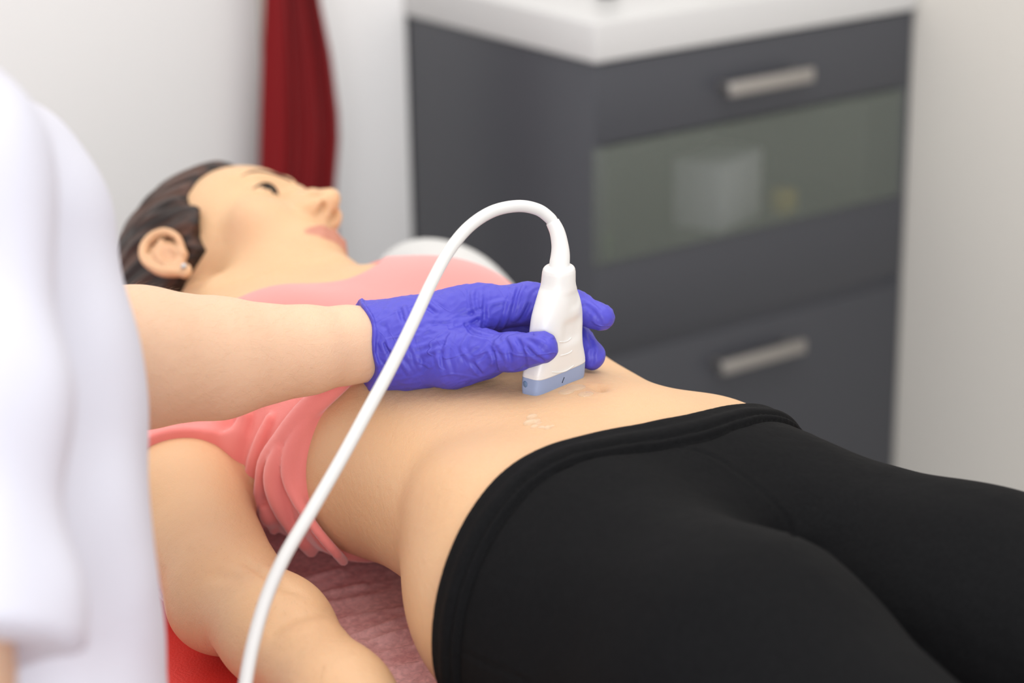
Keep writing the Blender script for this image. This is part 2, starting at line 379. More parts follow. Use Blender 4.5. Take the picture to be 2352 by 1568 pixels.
def rarm(p):
    d = rarm0(p)
    for w_, a_, l_ in GRV:
        if len(l_) > 1:
            m_ = np.linalg.norm(p - l_.mean(0), axis=1) < .09
            if m_.any():
                dd, tt = polyd(p[m_], l_); d[m_] += a_ * np.exp(-(dd / w_) ** 2) * np.sin(np.clip(tt * .96 + .02, 0, 1) * pi) ** .5
    return d
def hand(p, w, ax, side, sc=1.0, curl=.25, up=np.array([0, 0, 1.])):
    """a relaxed hand: palm, four bent fingers, a thumb leaving the side of the palm"""
    ax = ax / np.linalg.norm(ax); side = side - ax * (side @ ax); side /= np.linalg.norm(side); up = np.cross(ax, side); up = up if up[2] > 0 else -up
    L = lambda f, s, u: w + sc * (ax * f + side * s + up * u)
    d = chain(p, [L(0, 0, 0), L(.045, .004, .004), L(.085, .012, .008)], [.025 * sc, .024 * sc, .014 * sc], .02)
    d = smin(d, chain(p, [L(.02, -.012, 0), L(.075, -.026, .004)], [.018 * sc, .012 * sc], .01), .02)
    for k, (s, ln) in enumerate(((.030, .072), (.011, .080), (-.008, .075), (-.026, .058))):
        a = L(.082, s, .006); c1 = L(.082 + ln * .45, s * 1.12, .006 - ln * curl * .1); c2 = L(.082 + ln * .75, s * 1.15, .0 - ln * curl * .5); c3 = L(.082 + ln * .93, s * 1.15, -.004 - ln * curl)
        d = smin(d, chain(p, [L(.06, s * .85, .004), a, c1, c2, c3], [.012 * sc, .0105 * sc, .0092 * sc, .0085 * sc, .0072 * sc], .003), .004)
    d = smin(d, chain(p, [L(.025, .022, 0), L(.055, .046, -.006), L(.085, .052, -.012), L(.105, .048, -.016)], [.016 * sc, .0125 * sc, .0105 * sc, .0085 * sc], .004), .012)
    return d
LELB = np.array([.172, .12, T + .030]); LWRI = np.array([.195, -.12, T + .026]); LSHO = np.array([.140, .368, T + .075])
def larm(p):
    return chain(p, [LSHO, LSHO * .5 + LELB * .5, LELB, LELB * .5 + LWRI * .5, LWRI], [.047, .038, .032, .031, .023], .015)
def legs(p, grow=0):
    d = None
    for s, kx, ax_ in ((-1, -.088, -.10), (1, .135, .18)):
        q = [(-.086 if s < 0 else .072, -.07, T + (.086 if s < 0 else .076)), (s * .4 * .088 + .6 * kx, -.26, T + (.094 if s < 0 else .072)), (kx, -.47, T + (.072 if s < 0 else .062)), (kx * .6 + ax_ * .4, -.60, T + .062), (ax_, -.86, T + .048)]
        c = chain(p, q, [(.088 if s < 0 else .080) + grow, (.084 if s < 0 else .080) + grow, .058 + grow, .053 + grow, .036 + grow], .03)
        d = c if d is None else smin(d, c, .018)
    return d
def feet(p):
    d = None
    for ax_ in (-.10, .19):
        a = np.array([ax_, -.86, T + .048])
        c = chain(p, [a, a + [0, -.035, -.012]], [.036, .030], .01)
        c = smin(c, chain(p, [a + [0, -.045, .02], a + [0, -.035, .10], a + [0, -.03, .16]], [.032, .028, .022], .015), .02)
        for k in range(5):
            x0 = (k - 2) * .016
            c = smin(c, chain(p, [a + [x0 * .8, -.035, .14], a + [x0, -.038, .185 - abs(k - 1.5) * .006]], [.013, .0085 + .003 * (k == (4 if ax_ < 0 else 0))], .003), .006)
        d = c if d is None else np.minimum(d, c)
    return d
def lower(p, grow=0):
    """pelvis and legs, the form the leggings follow"""
    d = smin(torso(p, grow), legs(p, grow), .035)
    for s in (-1, 1):
        d = smin(d, near(p, lambda q: ell(q, (s * .108 - .006 * (s > 0), -.025, T + .137 - .012 * (s > 0)), (.030 + grow, .042 + grow, .026 + grow)), (s * .108, -.025, T + .137), .10), .03)
    return d
def trunk(p, grow=0):
    d = lower(p, grow)
    for s in (-1, 1):                                   # breasts, flattened by lying down
        c = (s * .076, .288, T + .139)
        d = smin(d, near(p, lambda q: ell(q, c, (.066 + grow, .070 + grow, .044 + grow)), c, .16), .03)
    d = smin(d, chain(p, [(-.150, .372, T + .084), (-.03, .425, T + .090), (.03, .425, T + .090), (.150, .372, T + .084)], [.050 + grow, .050 + grow, .050 + grow, .050 + grow], .02), .04)
    d = smin(d, near(p, lambda q: ell(q, (.01, .335, T + .146), (.080 + grow, .075 + grow, .030 + grow)), (.01, .335, T + .15), .14), .02)
    c = tuple(NVL + [0, 0, .008]); nv = near(p, lambda q: ell(q, c, (.0045, .0075, .0095)), c, .06)
    return smax(d, -nv, .006)
# ---- head, in its own axes: x to her left, y to the crown, z forward; origin midway between the ear holes
_A = np.array([[.770, .204, .604], [-.015, .953, -.302], [-.638, .224, .737]])
_u, _s, _v = np.linalg.svd(_A); HM = _u @ _v
HO = np.array([.028, .523, .919]); HS = 1.02
def to_head(p): return (p - HO) @ HM / HS
def from_head(l): return np.asarray(l, float) @ HM.T * HS + HO
def mir(f, q):
    r_ = q.copy(); r_[:, 0] = -np.abs(r_[:, 0]); return f(r_)
def headl(q):
    m_ = q.copy(); m_[:, 0] = -np.abs(m_[:, 0])         # mirrored: everything paired is described on her right side
    d = ell(q, (0, .042, -.014), (.0725, .083, .093))
    d = smin(d, ell(q, (0, .052, .034), (.059, .055, .053)), .03)          # forehead
    d = smin(d, ell(q, (0, -.022, .040), (.055, .075, .050)), .02)          # middle of the face
    d = smin(d, cone(m_, (-.050, -.058, .002), (-.012, -.093, .068), .0145, .0145), .024)
    d = smin(d, ell(q, (0, -.091, .076), (.017, .016, .0160)), .014)        # chin
    d = smin(d, ell(q, (0, -.050, .066), (.030, .030, .0275)), .012)        # muzzle
    d = smin(d, ell(m_, (-.038, -.012, .058), (.022, .024, .020)), .018)    # cheek bones
    d = smin(d, cone(m_, (-.008, .043, .0865), (-.042, .046, .066), .008, .008), .012)
    d = smax(d, -ell(m_, (-.031, .0235, .099), (.019, .015, .020)), .012)   # eye sockets
    lid = ell(m_, (-.0315, .0235, .0695), (.0155, .0135, .0142)); d = smin(d, lid, .004)
    d = smax(d, -ell(m_, (-.0315, .0222, .083), (.0130, .0030, .010), rotm('Z', 10)), .0015)
    n_ = chain(q, [(0, .036, .0865), (0, .012, .0985), (0, -.010, .1105)], [.0062, .0065, .0088], .006)
    n_ = smin(n_, ell(m_, (-.0105, -.0165, .0985), (.0075, .0075, .0095)), .006)
    n_ = smin(n_, cone(q, (0, -.014, .107), (0, -.023, .092), .006, .005), .005)
    n_ = smin(n_, cone(m_, (-.008, .018, .084), (-.014, -.012, .088), .007, .008), .012)
    d = smin(d, n_, .007)
    d = smax(d, -ell(m_, (-.0072, -.0235, .1020), (.0040, .0075, .0062)), .002)
    up = chain(m_, [(-.0245, -.0530, .0815), (-.012, -.0495, .0912), (0, -.0490, .0945)], [.0022, .0034, .0034], .004)
    lo = chain(m_, [(-.0235, -.0545, .0805), (-.011, -.0568, .0885), (0, -.0572, .0903)], [.0022, .0038, .0042], .004)
    d = smin(d, np.minimum(up, lo), .003)
    d = smax(d, -chain(m_, [(-.0265, -.0537, .0870), (-.012, -.0538, .0990), (0, -.0535, .1025)], [.0012, .0020, .0020], .002), .0015)
    d = smax(d, -cone(q, (0, -.030, .0975), (0, -.042, .1000), .0018, .0026), .004)
    # ear
    def ear(e):
        e = (e + [.0030, .0100, -.0030] - [0, 0, -.0135]) * [1, 1, 1.22] + [0, 0, -.0135]
        f = ell(e, (-.0790, .004, -.0145), (.0060, .0280, .0185), rotm('Y', 28) @ rotm('X', 12))
        hx = catmull([(-.073, .002, .001), (-.078, .016, .0055), (-.0825, .0285, -.001), (-.0865, .0325, -.014), (-.0895, .026, -.0265), (-.090, .010, -.0320), (-.0860, -.010, -.0270), (-.0800, -.023, -.0150)], 4)
        f = smin(f, chain(e, hx, np.interp(np.linspace(0, 1, len(hx)), [0, .3, .8, 1], [.0030, .0040, .0038, .0045]), .0012), .0025)
        f = smin(f, ell(e, (-.0765, -.0275, -.0065), (.0042, .0085, .0075)), .005)
        f = smin(f, chain(e, [(-.0825, .022, -.010), (-.0850, .008, -.0185), (-.0820, -.010, -.0150)], [.0028, .0032, .0030], .002), .004)
        f = smax(f, -ell(e, (-.0880, .000, -.0085), (.0105, .0130, .0085)), .002)
        f = smax(f, -chain(e, [(-.0885, .0220, -.0100), (-.0905, .0160, -.0215), (-.0900, .0020, -.0240), (-.0868, -.0100, -.0195)], [.0020, .0024, .0024, .0020], .002), .002)
        f = smin(f, ell(e, (-.0745, -.003, .0010), (.0045, .0060, .0035)), .003)
        return f / 1.1
    d = smin(d, near(m_, ear, (-.08, -.010, -.010), .05), .003)
    return d
def head(p): return near(p, lambda q: headl(to_head(q)) * HS, from_head((0, .0, 0)), .19, .04)
NB = np.array([.004, .405, T + .100])
def neck(p):
    a = from_head((0, -.038, -.036)); d = chain(p, [a, a * .45 + NB * .55, NB], [.043, .042, .058], .02)
    return smin(d, cone(p, from_head((-.052, -.035, -.02)), (-.02, .40, T + .135), .014, .014), .02)
def skin_noarm(p): return smin(smin(trunk(p), neck(p), .03), head(p), .014)
def body(p):
    d = skin_noarm(p)
    d = smin(d, rarm(p), .02); d = smin(d, larm(p), .02)
    m_ = p[:, 1] < -.5
    if m_.any():
        e = np.full(len(p), 9.0); e[m_] = feet(p[m_]); d = np.where(m_, smin(d, e, .01), d)
    hr = near(p, lambda q: hand(q, WRI, WRI - ELB, np.array([1., 0, 0])), WRI + (WRI - ELB) * .3, .2)
    hl = near(p, lambda q: hand(q, LWRI, LWRI - LELB, np.array([-1., 0, 0]) + 0 * cR), LWRI + (LWRI - LELB) * .3, .2)
    return smax(smin(smin(d, hr, .008), hl, .008), T + .0018 - p[:, 2], .004)
HB = 0.0027
xs = rng(-.34, .32, HB); ys = np.concatenate([np.arange(-1.02, -.06, .006), rng(-.06, .70, .0025)]); zs = rng(T - .01, 1.09, HB)
V_, F_ = surface(body, xs, ys, zs)
patient = mesh_obj('patient', V_, F_, M['skin'])
tag(patient, 'person lying on her back on the red couch in pink T-shirt and black leggings', 'person')
# skin tints: lips, eyelids, ear, navel
ca = patient.data.color_attributes.new('tint', 'FLOAT_COLOR', 'POINT'); tint = np.zeros((len(V_), 4), np.float32); tint[:, 3] = 1
q = to_head(V_); mq = q.copy(); mq[:, 0] = -np.abs(mq[:, 0])
def blob(d, r_): return np.clip(1 - d / r_, 0, 1)
lips = np.minimum(chain(mq, [(-.0235, -.0530, .0825), (-.012, -.0495, .0945), (0, -.0495, .0985)], [.0025, .0036, .0038]), chain(mq, [(-.0235, -.0545, .0825), (-.011, -.0575, .0910), (0, -.0582, .094)], [.0025, .0042, .0048]))
tint[:, 0] = np.maximum(tint[:, 0], .62 * np.clip(1 - np.maximum(lips, 0) / .0018, 0, 1))
tint[:, 0] = np.maximum(tint[:, 0], .22 * np.exp(-(np.linalg.norm((mq - (-.080, -.008, -.012)) / (1, 1.4, 1), axis=1) / .022) ** 2))
tint[:, 0] = np.maximum(tint[:, 0], .14 * np.exp(-(np.linalg.norm(mq - (-.048, -.022, .055), axis=1) / .024) ** 2))
tint[:, 1] = np.maximum(tint[:, 1], .24 * np.exp(-(np.linalg.norm((V_ - NVL - [-.003, .004, 0]) / (1.5, 1, 1), axis=1) / .014) ** 2))
tint[:, 0] = np.maximum(tint[:, 0], .10 * np.exp(-(np.linalg.norm(V_ - ELB, axis=1) / .05) ** 2))
ca.data.foreach_set('color', tint.ravel())
# eyes, brows, lashes, hair, earring
for s in (-1, 1):
    bm = bmesh.new(); bmesh.ops.create_uvsphere(bm, u_segments=32, v_segments=20, radius=.0126 * HS)
    e = bobj('eye', bm, M['eye'], patient); c = from_head((s * .0315, .0232, .0695)); e.location = c
    bm = bmesh.new(); bmesh.ops.create_uvsphere(bm, u_segments=32, v_segments=20, radius=.0114 * HS)
    i_ = bobj('iris', bm, M['iris'], e); i_.location = Vector(from_head((s * .0315 + .0008, .0226, .0695 + .0027)) - c)
    arc = [from_head((s * (.0315 + dx), .0232 + .0042 * (1 - (dx / .0150) ** 2) - .001 - dx * .18, .0695 + math.sqrt(max(.0144 ** 2 - dx ** 2 * .85, 0)) * .985)) for dx in np.linspace(-.0135, .0150, 14)]
    V, F = tube(arc, [.0006] + [.0019, .0021, .0020, .0018, .0016, .0014, .0012, .0011, .0010, .0009, .0008, .0007] + [.0004], 8); mesh_obj('eyelashes', V, F, M['lash'], patient)
    pts = [from_head((s * x, y, z)) for x, y, z in ((.010, .0395, .115), (.020, .0445, .115), (.032, .0485, .110), (.042, .0470, .100), (.050, .0415, .095))]
    # set the brow on the skin
    out = []
    for w in pts:
        w = w.copy()
        for _ in range(60):
            dd = head(w[None])[0]; w -= HM[:, 2] * np.clip(dd, -.004, .004) * .6
        out.append(w)
    out = catmull(out, 5); V, F = tube(out, np.interp(np.linspace(0, 1, len(out)), [0, .2, .7, 1], [.0012, .0017, .0013, .0005]), 8)
    mesh_obj('eyebrow', V, F, M['brow'], patient)
HZY = [-.09, -.06, -.035, -.014, -.006, .010, .03, .05, .068, .088, .11, .13]
HZZ = [-.060, -.050, -.036, -.030, .012, .016, .020, .024, .040, .060, .066, .06]
def hairl(q):
    m_ = q.copy(); m_[:, 0] = -np.abs(m_[:, 0]); y = q[:, 1]; z = q[:, 2]
    strands = .0012 * np.sin((y * 1.0 + z * .55 + .006 * np.sin(z * 40)) * 300) + .0006 * np.sin((y + z * .5) * 640 + 1)
    cap = ell(q, (0, .050, -.016), (.0818, .1095, .1080)) - strands
    cap = smin(cap, ell(q, (0, -.005, -.060), (.066, .070, .052)) - strands, .02)
    ang = np.interp(y, HZY, HZZ); cap = smax(cap, (z - ang) * .85, .010)
    side = ell(m_, (-.0730, .024, .014), (.008, .018, .018), rotm('X', -30)) - strands * .5       # lock in front of and over the ear
    lock = smin(side, ell(m_, (-.072, .052, -.010), (.014, .016, .034)) - strands, .01)
    bun = ell(q, (0, .060, -.118), (.036, .038, .034)) - strands * 1.3
    return smin(smin(cap, lock, .01), bun, .012)
def hairf(p): return near(p, lambda q: hairl(to_head(q)) * HS, from_head((0, .03, -.03)), .19, .04)
c = from_head((0, .03, -.03)); V_, F_ = surface(hairf, rng(c[0] - .17, c[0] + .17, .0022), rng(c[1] - .17, c[1] + .17, .0022), rng(c[2] - .17, c[2] + .17, .0022), polish=1)
def strand(o, q):
    a = o.data.attributes.new('strand', 'FLOAT_VECTOR', 'POINT'); v = np.stack([q[:, 0], q[:, 1] + q[:, 2] * .55, (q[:, 2] - q[:, 1] * .55) * .07], 1).astype(np.float32); a.data.foreach_set('vector', v.ravel())
strand(mesh_obj('hair', V_, F_, M['hair'], patient), to_head(V_))
c = from_head((-.0838, -.0385, -.0020)); bm = bmesh.new(); bmesh.ops.create_icosphere(bm, subdivisions=2, radius=.0028)
e = bobj('earring', bm, M['steel'], patient); e.location = c

def hairs(name, f, seeds, par, n, direction, m_, ln=.006):
    """fine body hair: short thin tapered strands rooted on the skin"""
    r_ = np.random.RandomState(n); V = []; F = []
    k = r_.randint(0, len(seeds), n); P0 = seeds[k]; N = grad(f, P0); N /= np.linalg.norm(N, axis=1)[:, None] + 1e-9
    for i in range(n):
        d = direction + r_.normal(size=3) * .35; d -= N[i] * (d @ N[i]); d /= np.linalg.norm(d); L_ = ln * r_.uniform(.5, 1.3); s = np.cross(N[i], d); w = .000022
        b = len(V); a = P0[i] + N[i] * -.0003
        for q, u, ww in ((0, 0, w), (.5, .30, w), (1, .45, w * .3)):
            c = a + d * L_ * q * .9 + N[i] * L_ * u; V += [c + s * ww, c + N[i] * ww, c - s * ww]
        for q in (0, 3):
            for j in range(3): F.append((b + q + j, b + q + (j + 1) % 3, b + q + 3 + (j + 1) % 3, b + q + 3 + j))
    o = mesh_obj(name, V, F, m_, par); tag(o, kind='stuff'); return o
M['fuzz'] = mat('body_hair', (104, 74, 50), rough=.6)
M['fuzz2'] = mat('body_hair_fair', (176, 138, 104), rough=.6)
_v = np.array([v.co for v in patient.data.vertices]); _t = np.clip(((_v - ELB) @ (WRI - ELB)) / ((WRI - ELB) @ (WRI - ELB)), -1, 2)
_m = (np.linalg.norm(_v - (ELB + _t[:, None] * (WRI - ELB)), axis=1) < .055) & (_t > -.12) & (_t < .95) & (_v[:, 0] < -.12) & (_v[:, 2] > T + .02)
hairs('arm_hair', body, _v[_m], patient, 1500, (WRI - ELB) / np.linalg.norm(WRI - ELB) + np.array([-.3, 0, -.3]), M['fuzz'], .0055)

# ---- the leggings and the shirt follow the body; their edges are measured on it
def ang(p): return (np.arctan2(p[:, 2] - (T + .09), p[:, 0]) + pi / 2) % (2 * pi)
def edge(pix, f, lo, hi, extra=()):
    """edge line: y as a function of the angle round the trunk, from photograph points plus the ends out of sight"""
    w, ok = hit(f, pix); w = w[ok]; a = ang(w); o = np.argsort(a); a = a[o]; y = w[o, 1]
    a = np.concatenate([[0], a, [2 * pi]]); y = np.concatenate([[lo], y, [hi]])
    keep = [0]
    for i in range(1, len(a) - 1):
        if a[i] - a[keep[-1]] > .14 and a[-1] - a[i] > .2: keep.append(i)
    keep.append(len(a) - 1); return a[keep], y[keep]
def ev(E_, p):
    a, y = E_; g_ = np.linspace(0, 2 * pi, 181); v = interp(g_, a, y); v = np.convolve(np.concatenate([v[-7:-1], v, v[1:7]]), np.hanning(11) / np.hanning(11).sum(), 'same')[6:-6]
    return np.interp(ang(p), g_, v)
B1 = edge([(1690, 929), (1640, 937), (1560, 955), (1480, 970), (1400, 985), (1310, 1007), (1230, 1033), (1150, 1083), (1090, 1153), (1045, 1233), (1010, 1330), (1000, 1395)], lambda p: lower(p, .003), .02, .03)
w_, ok = hit(lambda p: lower(p, .003), [(1695, 979), (1546, 1012), (1397, 1048), (1284, 1072), (1188, 1132), (1099, 1233), (1045, 1328)]); w_ = w_[ok]
BW = np.polyfit(ang(w_), ev(B1, w_) - w_[:, 1], 2); BR = (ang(w_).min(), ang(w_).max())
seam1, ok = hit(lambda p: lower(p, .003), catmull([(1552, 1024), (1635, 1048), (1713, 1096), (1784, 1161), (1814, 1209), (1826, 1257)], 4)); seam1 = seam1[ok]
seam2, ok = hit(lambda p: lower(p, .003), catmull([(1020, 1447), (1069, 1501), (1147, 1537), (1218, 1568)], 4)); seam2 = seam2[ok]
def legging(p):
    y = p[:, 1]; b1 = ev(B1, p); b2 = b1 - np.clip(np.polyval(BW, np.clip(ang(p), *BR)), .03, .08); s = (b1 - y) / np.maximum(b1 - b2, .01)
    o = .0030 + .0030 * sst(s, .02, .25) * (1 - sst(s, .97, 1.08)) + .0022 * np.exp(-((s - .66) / .16) ** 2)
    o -= .0022 * np.exp(-((s - .84) / .045) ** 2) + .0026 * np.exp(-((s - 1.05) / .045) ** 2)
    o += .0009 * np.exp(-((s - .12) / .05) ** 2)
    for sm in (seam1, seam2):
        m_ = np.linalg.norm(p - sm.mean(0), axis=1) < .16
        if m_.any(): dd = polyd(p[m_], sm)[0]; o[m_] -= .0009 * np.exp(-(dd / .0016) ** 2) - .0004 * np.exp(-((dd - .004) / .002) ** 2)
    o += .0012 * noise3(p, 14, 3) * (y < -.1)
    d = lower(p, .0) - o
    d = smax(d, (y - b1) * .9, .0015)
    return smax(smax(d, -.80 - y, .004), T + .0010 - p[:, 2], .004)
xs = rng(-.22, .27, .0021); ys = np.concatenate([np.arange(-.84, -.40, .006), rng(-.40, .10, .0019)]); zs = rng(T - .012, 1.01, .0021)
V_, F_ = surface(legging, xs, ys, zs)
tag(mesh_obj('leggings', V_, F_, M['legging'], patient), 'black leggings with a folded waistband')

HEM = [(1243, 656), (1200, 672), (1150, 695), (1080, 725), (1000, 765), (920, 810), (860, 842), (800, 872), (780, 884), (745, 915), (715, 950), (702, 1000), (697, 1050), (686, 1105), (692, 1145), (705, 1190), (740, 1240), (790, 1287), (815, 1302)]
E1 = edge(HEM, lambda p: trunk(p, .006), .27, .20)
def onT(pix, off=.006): 
    w, ok = hit(lambda p: trunk(p, .006), catmull(pix, 4), off); return w[ok]
RIDGE = [(onT([(790, 880), (745, 915), (704, 950), (654, 1009), (613, 1063), (600, 1140), (595, 1200)], .002), .0085),
         (onT([(706, 965), (682, 1010), (668, 1060), (672, 1110), (700, 1170), (735, 1222), (790, 1285)], .001), .0065),
         (onT([(655, 1030), (640, 1080), (643, 1130), (665, 1190), (705, 1243), (765, 1300)], .003), .0085),
         (onT([(566, 955), (548, 1040), (552, 1110), (578, 1190)], .001), .0070),
         (onT([(515, 965), (512, 1040), (528, 1105), (556, 1160)], .000), .0055),
         (onT([(478, 975), (490, 1050), (512, 1100)], .000), .0045),
         (onT([(620, 960), (590, 1030), (572, 1100), (585, 1180)], .000), .0045),
         (onT([(615, 1165), (640, 1225), (690, 1272), (740, 1300)], .002), .0070)]
STI = onT([(770, 882), (700, 932), (640, 978), (612, 1040), (594, 1105), (578, 1150)], .0)
AX = (ELB - SHO) / np.linalg.norm(ELB - SHO)
cutR, _ = hit(rarm, [(440, 1046)]); cutR = cutR[0] @ AX
AXL = (LELB - LSHO) / np.linalg.norm(LELB - LSHO)
def sleeve(p, arm, A, cut, tilt):
    d = arm(p) - .0075
    d = smax(d, (p @ A) - cut - tilt * (p[:, 0]), .003)
    return d
NKC, _ = hit(lambda p: trunk(p, .006), [(482, 692)]); NKC = NKC[0]
def shirt(p):
    base = trunk(p, .0055); y = p[:, 1]; h = ev(E1, p)
    base = base - .0022 * noise3(p * (1, .35, 1), 16, 5) * sst(p[:, 0], .10, -.06)
    base = smax(base, (h - y) * .9, .003)
    rs = np.full(len(p), .03)
    for R_, r_ in RIDGE:
        if len(R_) < 3: continue
        m_ = np.linalg.norm(p - R_.mean(0), axis=1) < .2
        if m_.any():
            dd, tt = polyd(p[m_], R_); rs[m_] = np.minimum(rs[m_], dd - r_ * (.55 + .45 * np.sin(np.clip(tt * 1.15 + .15, 0, 1) * pi)))
    base = smin(base, rs, .0028)
    m_ = np.linalg.norm(p - STI.mean(0), axis=1) < .15
    if m_.any(): base[m_] += .0011 * np.exp(-(polyd(p[m_], STI)[0] / .0013) ** 2)
    base = smin(base, sleeve(p, rarm, AX, cutR, .15), .022)
    base = smin(base, sleeve(p, larm, AXL, (LSHO + (LELB - LSHO) * .38) @ AXL, 0), .02)
    nk = cone(p, NB + [-.018, -.020, .05], from_head((0, -.03, -.03)) + [0, .05, 0], .092, .100)
    nk = smin(nk, np.linalg.norm(p - NKC, axis=1) - .042, .04)
    return smax(smax(base, -nk, .004), T + .001 - p[:, 2], .002)
V_, F_ = surface(shirt, rng(-.26, .26, .0025), rng(.10, .50, .0022), rng(T - .012, 1.09, .0025))
tag(mesh_obj('shirt', V_, F_, M['shirt'], patient), 'pink short-sleeved T-shirt pushed up under the chest')


# ================================================================== THE CLINICIAN
# left hand, gloved, pinching the probe; joints given where they stand (photograph point, distance), radii in photograph pixels
def J(*a): return [P(x, y, d) for x, y, r_, d in a], [r_ / FPX * d for x, y, r_, d in a]
FORE = J((-60, 812, 165, 1.385), (150, 818, 168, 1.405), (320, 821, 163, 1.435), (500, 822, 139, 1.468), (700, 804, 101, 1.502), (800, 792, 88, 1.520), (845, 790, 80, 1.527), (900, 788, 60, 1.530))
H_META = J((850, 778, 68, 1.532), (950, 762, 66, 1.530), (1050, 727, 59, 1.528), (1105, 709, 54, 1.526))
H_PALM = J((850, 790, 78, 1.534), (940, 786, 86, 1.530), (1010, 780, 82, 1.536), (1060, 787, 64, 1.545))
H_THEN = J((850, 800, 80, 1.532), (940, 811, 72, 1.521), (1040, 823, 60, 1.506), (1105, 813, 49, 1.496))
H_THUMB = J((1040, 823, 58, 1.506), (1105, 814, 49, 1.496), (1180, 808, 40, 1.480), (1245, 799, 36, 1.466))
H_INDEX = J((1085, 714, 54, 1.524), (1215, 697, 46, 1.526), (1322, 706, 36, 1.521), (1380, 728, 30, 1.515))
H_MIDDLE = J((1075, 742, 50, 1.536), (1205, 742, 42, 1.545), (1322, 780, 34, 1.536), (1360, 817, 31, 1.528))
H_RING = J((1060, 775, 46, 1.548), (1175, 768, 40, 1.562), (1255, 785, 33, 1.562), (1290, 805, 28, 1.555))
H_LITTLE = J((1030, 790, 42, 1.552), (1110, 785, 36, 1.575), (1180, 792, 30, 1.578), (1215, 803, 26, 1.570))
def handf(p):
    d = chain(p, *H_META, .01); d = smin(d, chain(p, *H_PALM, .01), .014); d = smin(d, chain(p, *H_THEN, .01), .014)
    d = smin(d, chain(p, *H_THUMB, .006), .008)
    f = chain(p, *H_INDEX, .005)
    for h_ in (H_MIDDLE, H_RING, H_LITTLE): f = smin(f, chain(p, *h_, .005), .0018)
    return smin(d, f, .006)
def foref(p): return chain(p, *FORE, .006)
CRE = [(1, .0014, [(1114, 659), (1087, 667), (1089, 710), (1110, 734)]), (-1, .001, [(1114, 661), (1112, 722), (1108, 759)]),
       (1, .0016, [(1185, 651), (1175, 691), (1163, 734), (1147, 763)]), (-1, .0012, [(1197, 653), (1186, 675), (1176, 704), (1160, 747)]),
       (1, .0013, [(1238, 659), (1216, 669), (1198, 714), (1179, 734)]), (-1, .0013, [(1065, 742), (1075, 755), (1091, 767), (1130, 776)]),
       (1, .0016, [(1063, 740), (1106, 720)]), (1, .0016, [(1122, 793), (1106, 808), (1087, 822)]), (-1, .0016, [(1124, 795), (1136, 816), (1142, 851)]),
       (1, .0016, [(1138, 783), (1155, 808), (1167, 830)]), (-1, .0014, [(1160, 780), (1170, 804), (1172, 844)]), (1, .0016, [(1172, 775), (1186, 804), (1190, 844)]),
       (-1, .0012, [(1187, 779), (1202, 804), (1208, 844)]), (1, .0014, [(1200, 777), (1228, 804), (1249, 818), (1262, 826)]), (-1, .0010, [(1206, 785), (1225, 812), (1245, 827)]),
       (1, .0012, [(1206, 774), (1238, 781), (1262, 796)]), (1, .0013, [(1077, 769), (1061, 800), (1083, 830)]), (-1, .0014, [(1083, 830), (1106, 858)]),
       (1, .0012, [(1038, 761), (1026, 793), (1024, 824), (1036, 861)]), (1, .0011, [(942, 783), (955, 816), (963, 844)]), (1, .0007, [(953, 759), (1028, 759)]),
       (1, .0007, [(947, 800), (1028, 777)]), (-1, .0007, [(979, 744), (1030, 744)]), (1, .0013, [(853, 726), (853, 783), (869, 804), (889, 818)]),
       (1, .0012, [(861, 751), (881, 763), (877, 793), (891, 816)]), (-1, .0012, [(866, 760), (888, 800), (910, 850)]), (1, .0012, [(857, 808), (887, 826), (910, 856)]),
       (1, .0012, [(920, 828), (942, 859)]), (-1, .0010, [(918, 708), (926, 738)]), (1, .0010, [(930, 704), (936, 735)]), (1, .0012, [(985, 695), (1010, 714)]), (-1, .0010, [(975, 700), (1000, 720)]),
       (1, .0010, [(1000, 800), (1010, 850)]), (1, .0008, [(960, 815), (1020, 800)]), (1, .0008, [(1120, 700), (1160, 690)]), (-1, .0010, [(1215, 700), (1195, 735)]),
       (1, .0010, [(1345, 690), (1375, 715), (1392, 742)]), (-1, .0009, [(1350, 770), (1362, 800), (1360, 835)])]
_c = []
for sg, w_, pts in CRE:
    w, ok = hit(handf, catmull(pts, 4), 0, 1.3, 1.7)
    w = w[ok]
    if len(w) > 1: _c.append((sg, w_, w, w.mean(0), np.linalg.norm(w - w.mean(0), axis=1).max() + .008))
HC = P(1080, 780, 1.52)
A0 = FORE[0][-2]; cuff_ax = (P(935, 775, 1.532) - P(800, 790, 1.52)); cuff_ax /= np.linalg.norm(cuff_ax)
cuff_t = P(836, 790, 1.526) @ cuff_ax
def glove(p):
    d = handf(p) ; t = p @ cuff_ax - cuff_t
    d = smin(d, chain(p, *J((822, 790, 91, 1.525), (880, 790, 86, 1.530)), .01), .01)
    o = np.zeros(len(p))
    for sg, w_, w, c, r_ in _c:
        m_ = np.linalg.norm(p - c, axis=1) < r_
        if m_.any():
            dd, tt = polyd(p[m_], w); prof = np.sin(np.clip(tt * .9 + .05, 0, 1) * pi) ** .6
            o[m_] += (sg * w_ * 1.15 * np.exp(-(dd / .0013) ** 2) - sg * w_ * .55 * np.exp(-((dd - .0030) / .0014) ** 2)) * prof
    n_ = noise3(p, 55, 11, 7); o += .00055 * (1 - 2 * np.abs(n_)) + .0005 * noise3(p, 22, 4)
    n2 = noise3(p * (1, 1, 1), 95, 23, 6); o += .0003 * (1 - 2.5 * np.abs(n2))
    edge_ = .0012 * np.sin(np.arctan2((p - A0) @ cU, (p - A0) @ cF) * 5 + 1)
    o += .0016 * np.exp(-((t - .0015 - edge_) / .0013) ** 2)
    d = d - o
    return smax(d, -(t - edge_), .0008)
def box_of(pts, m_): pts = np.array(pts); return pts.min(0) - m_, pts.max(0) + m_
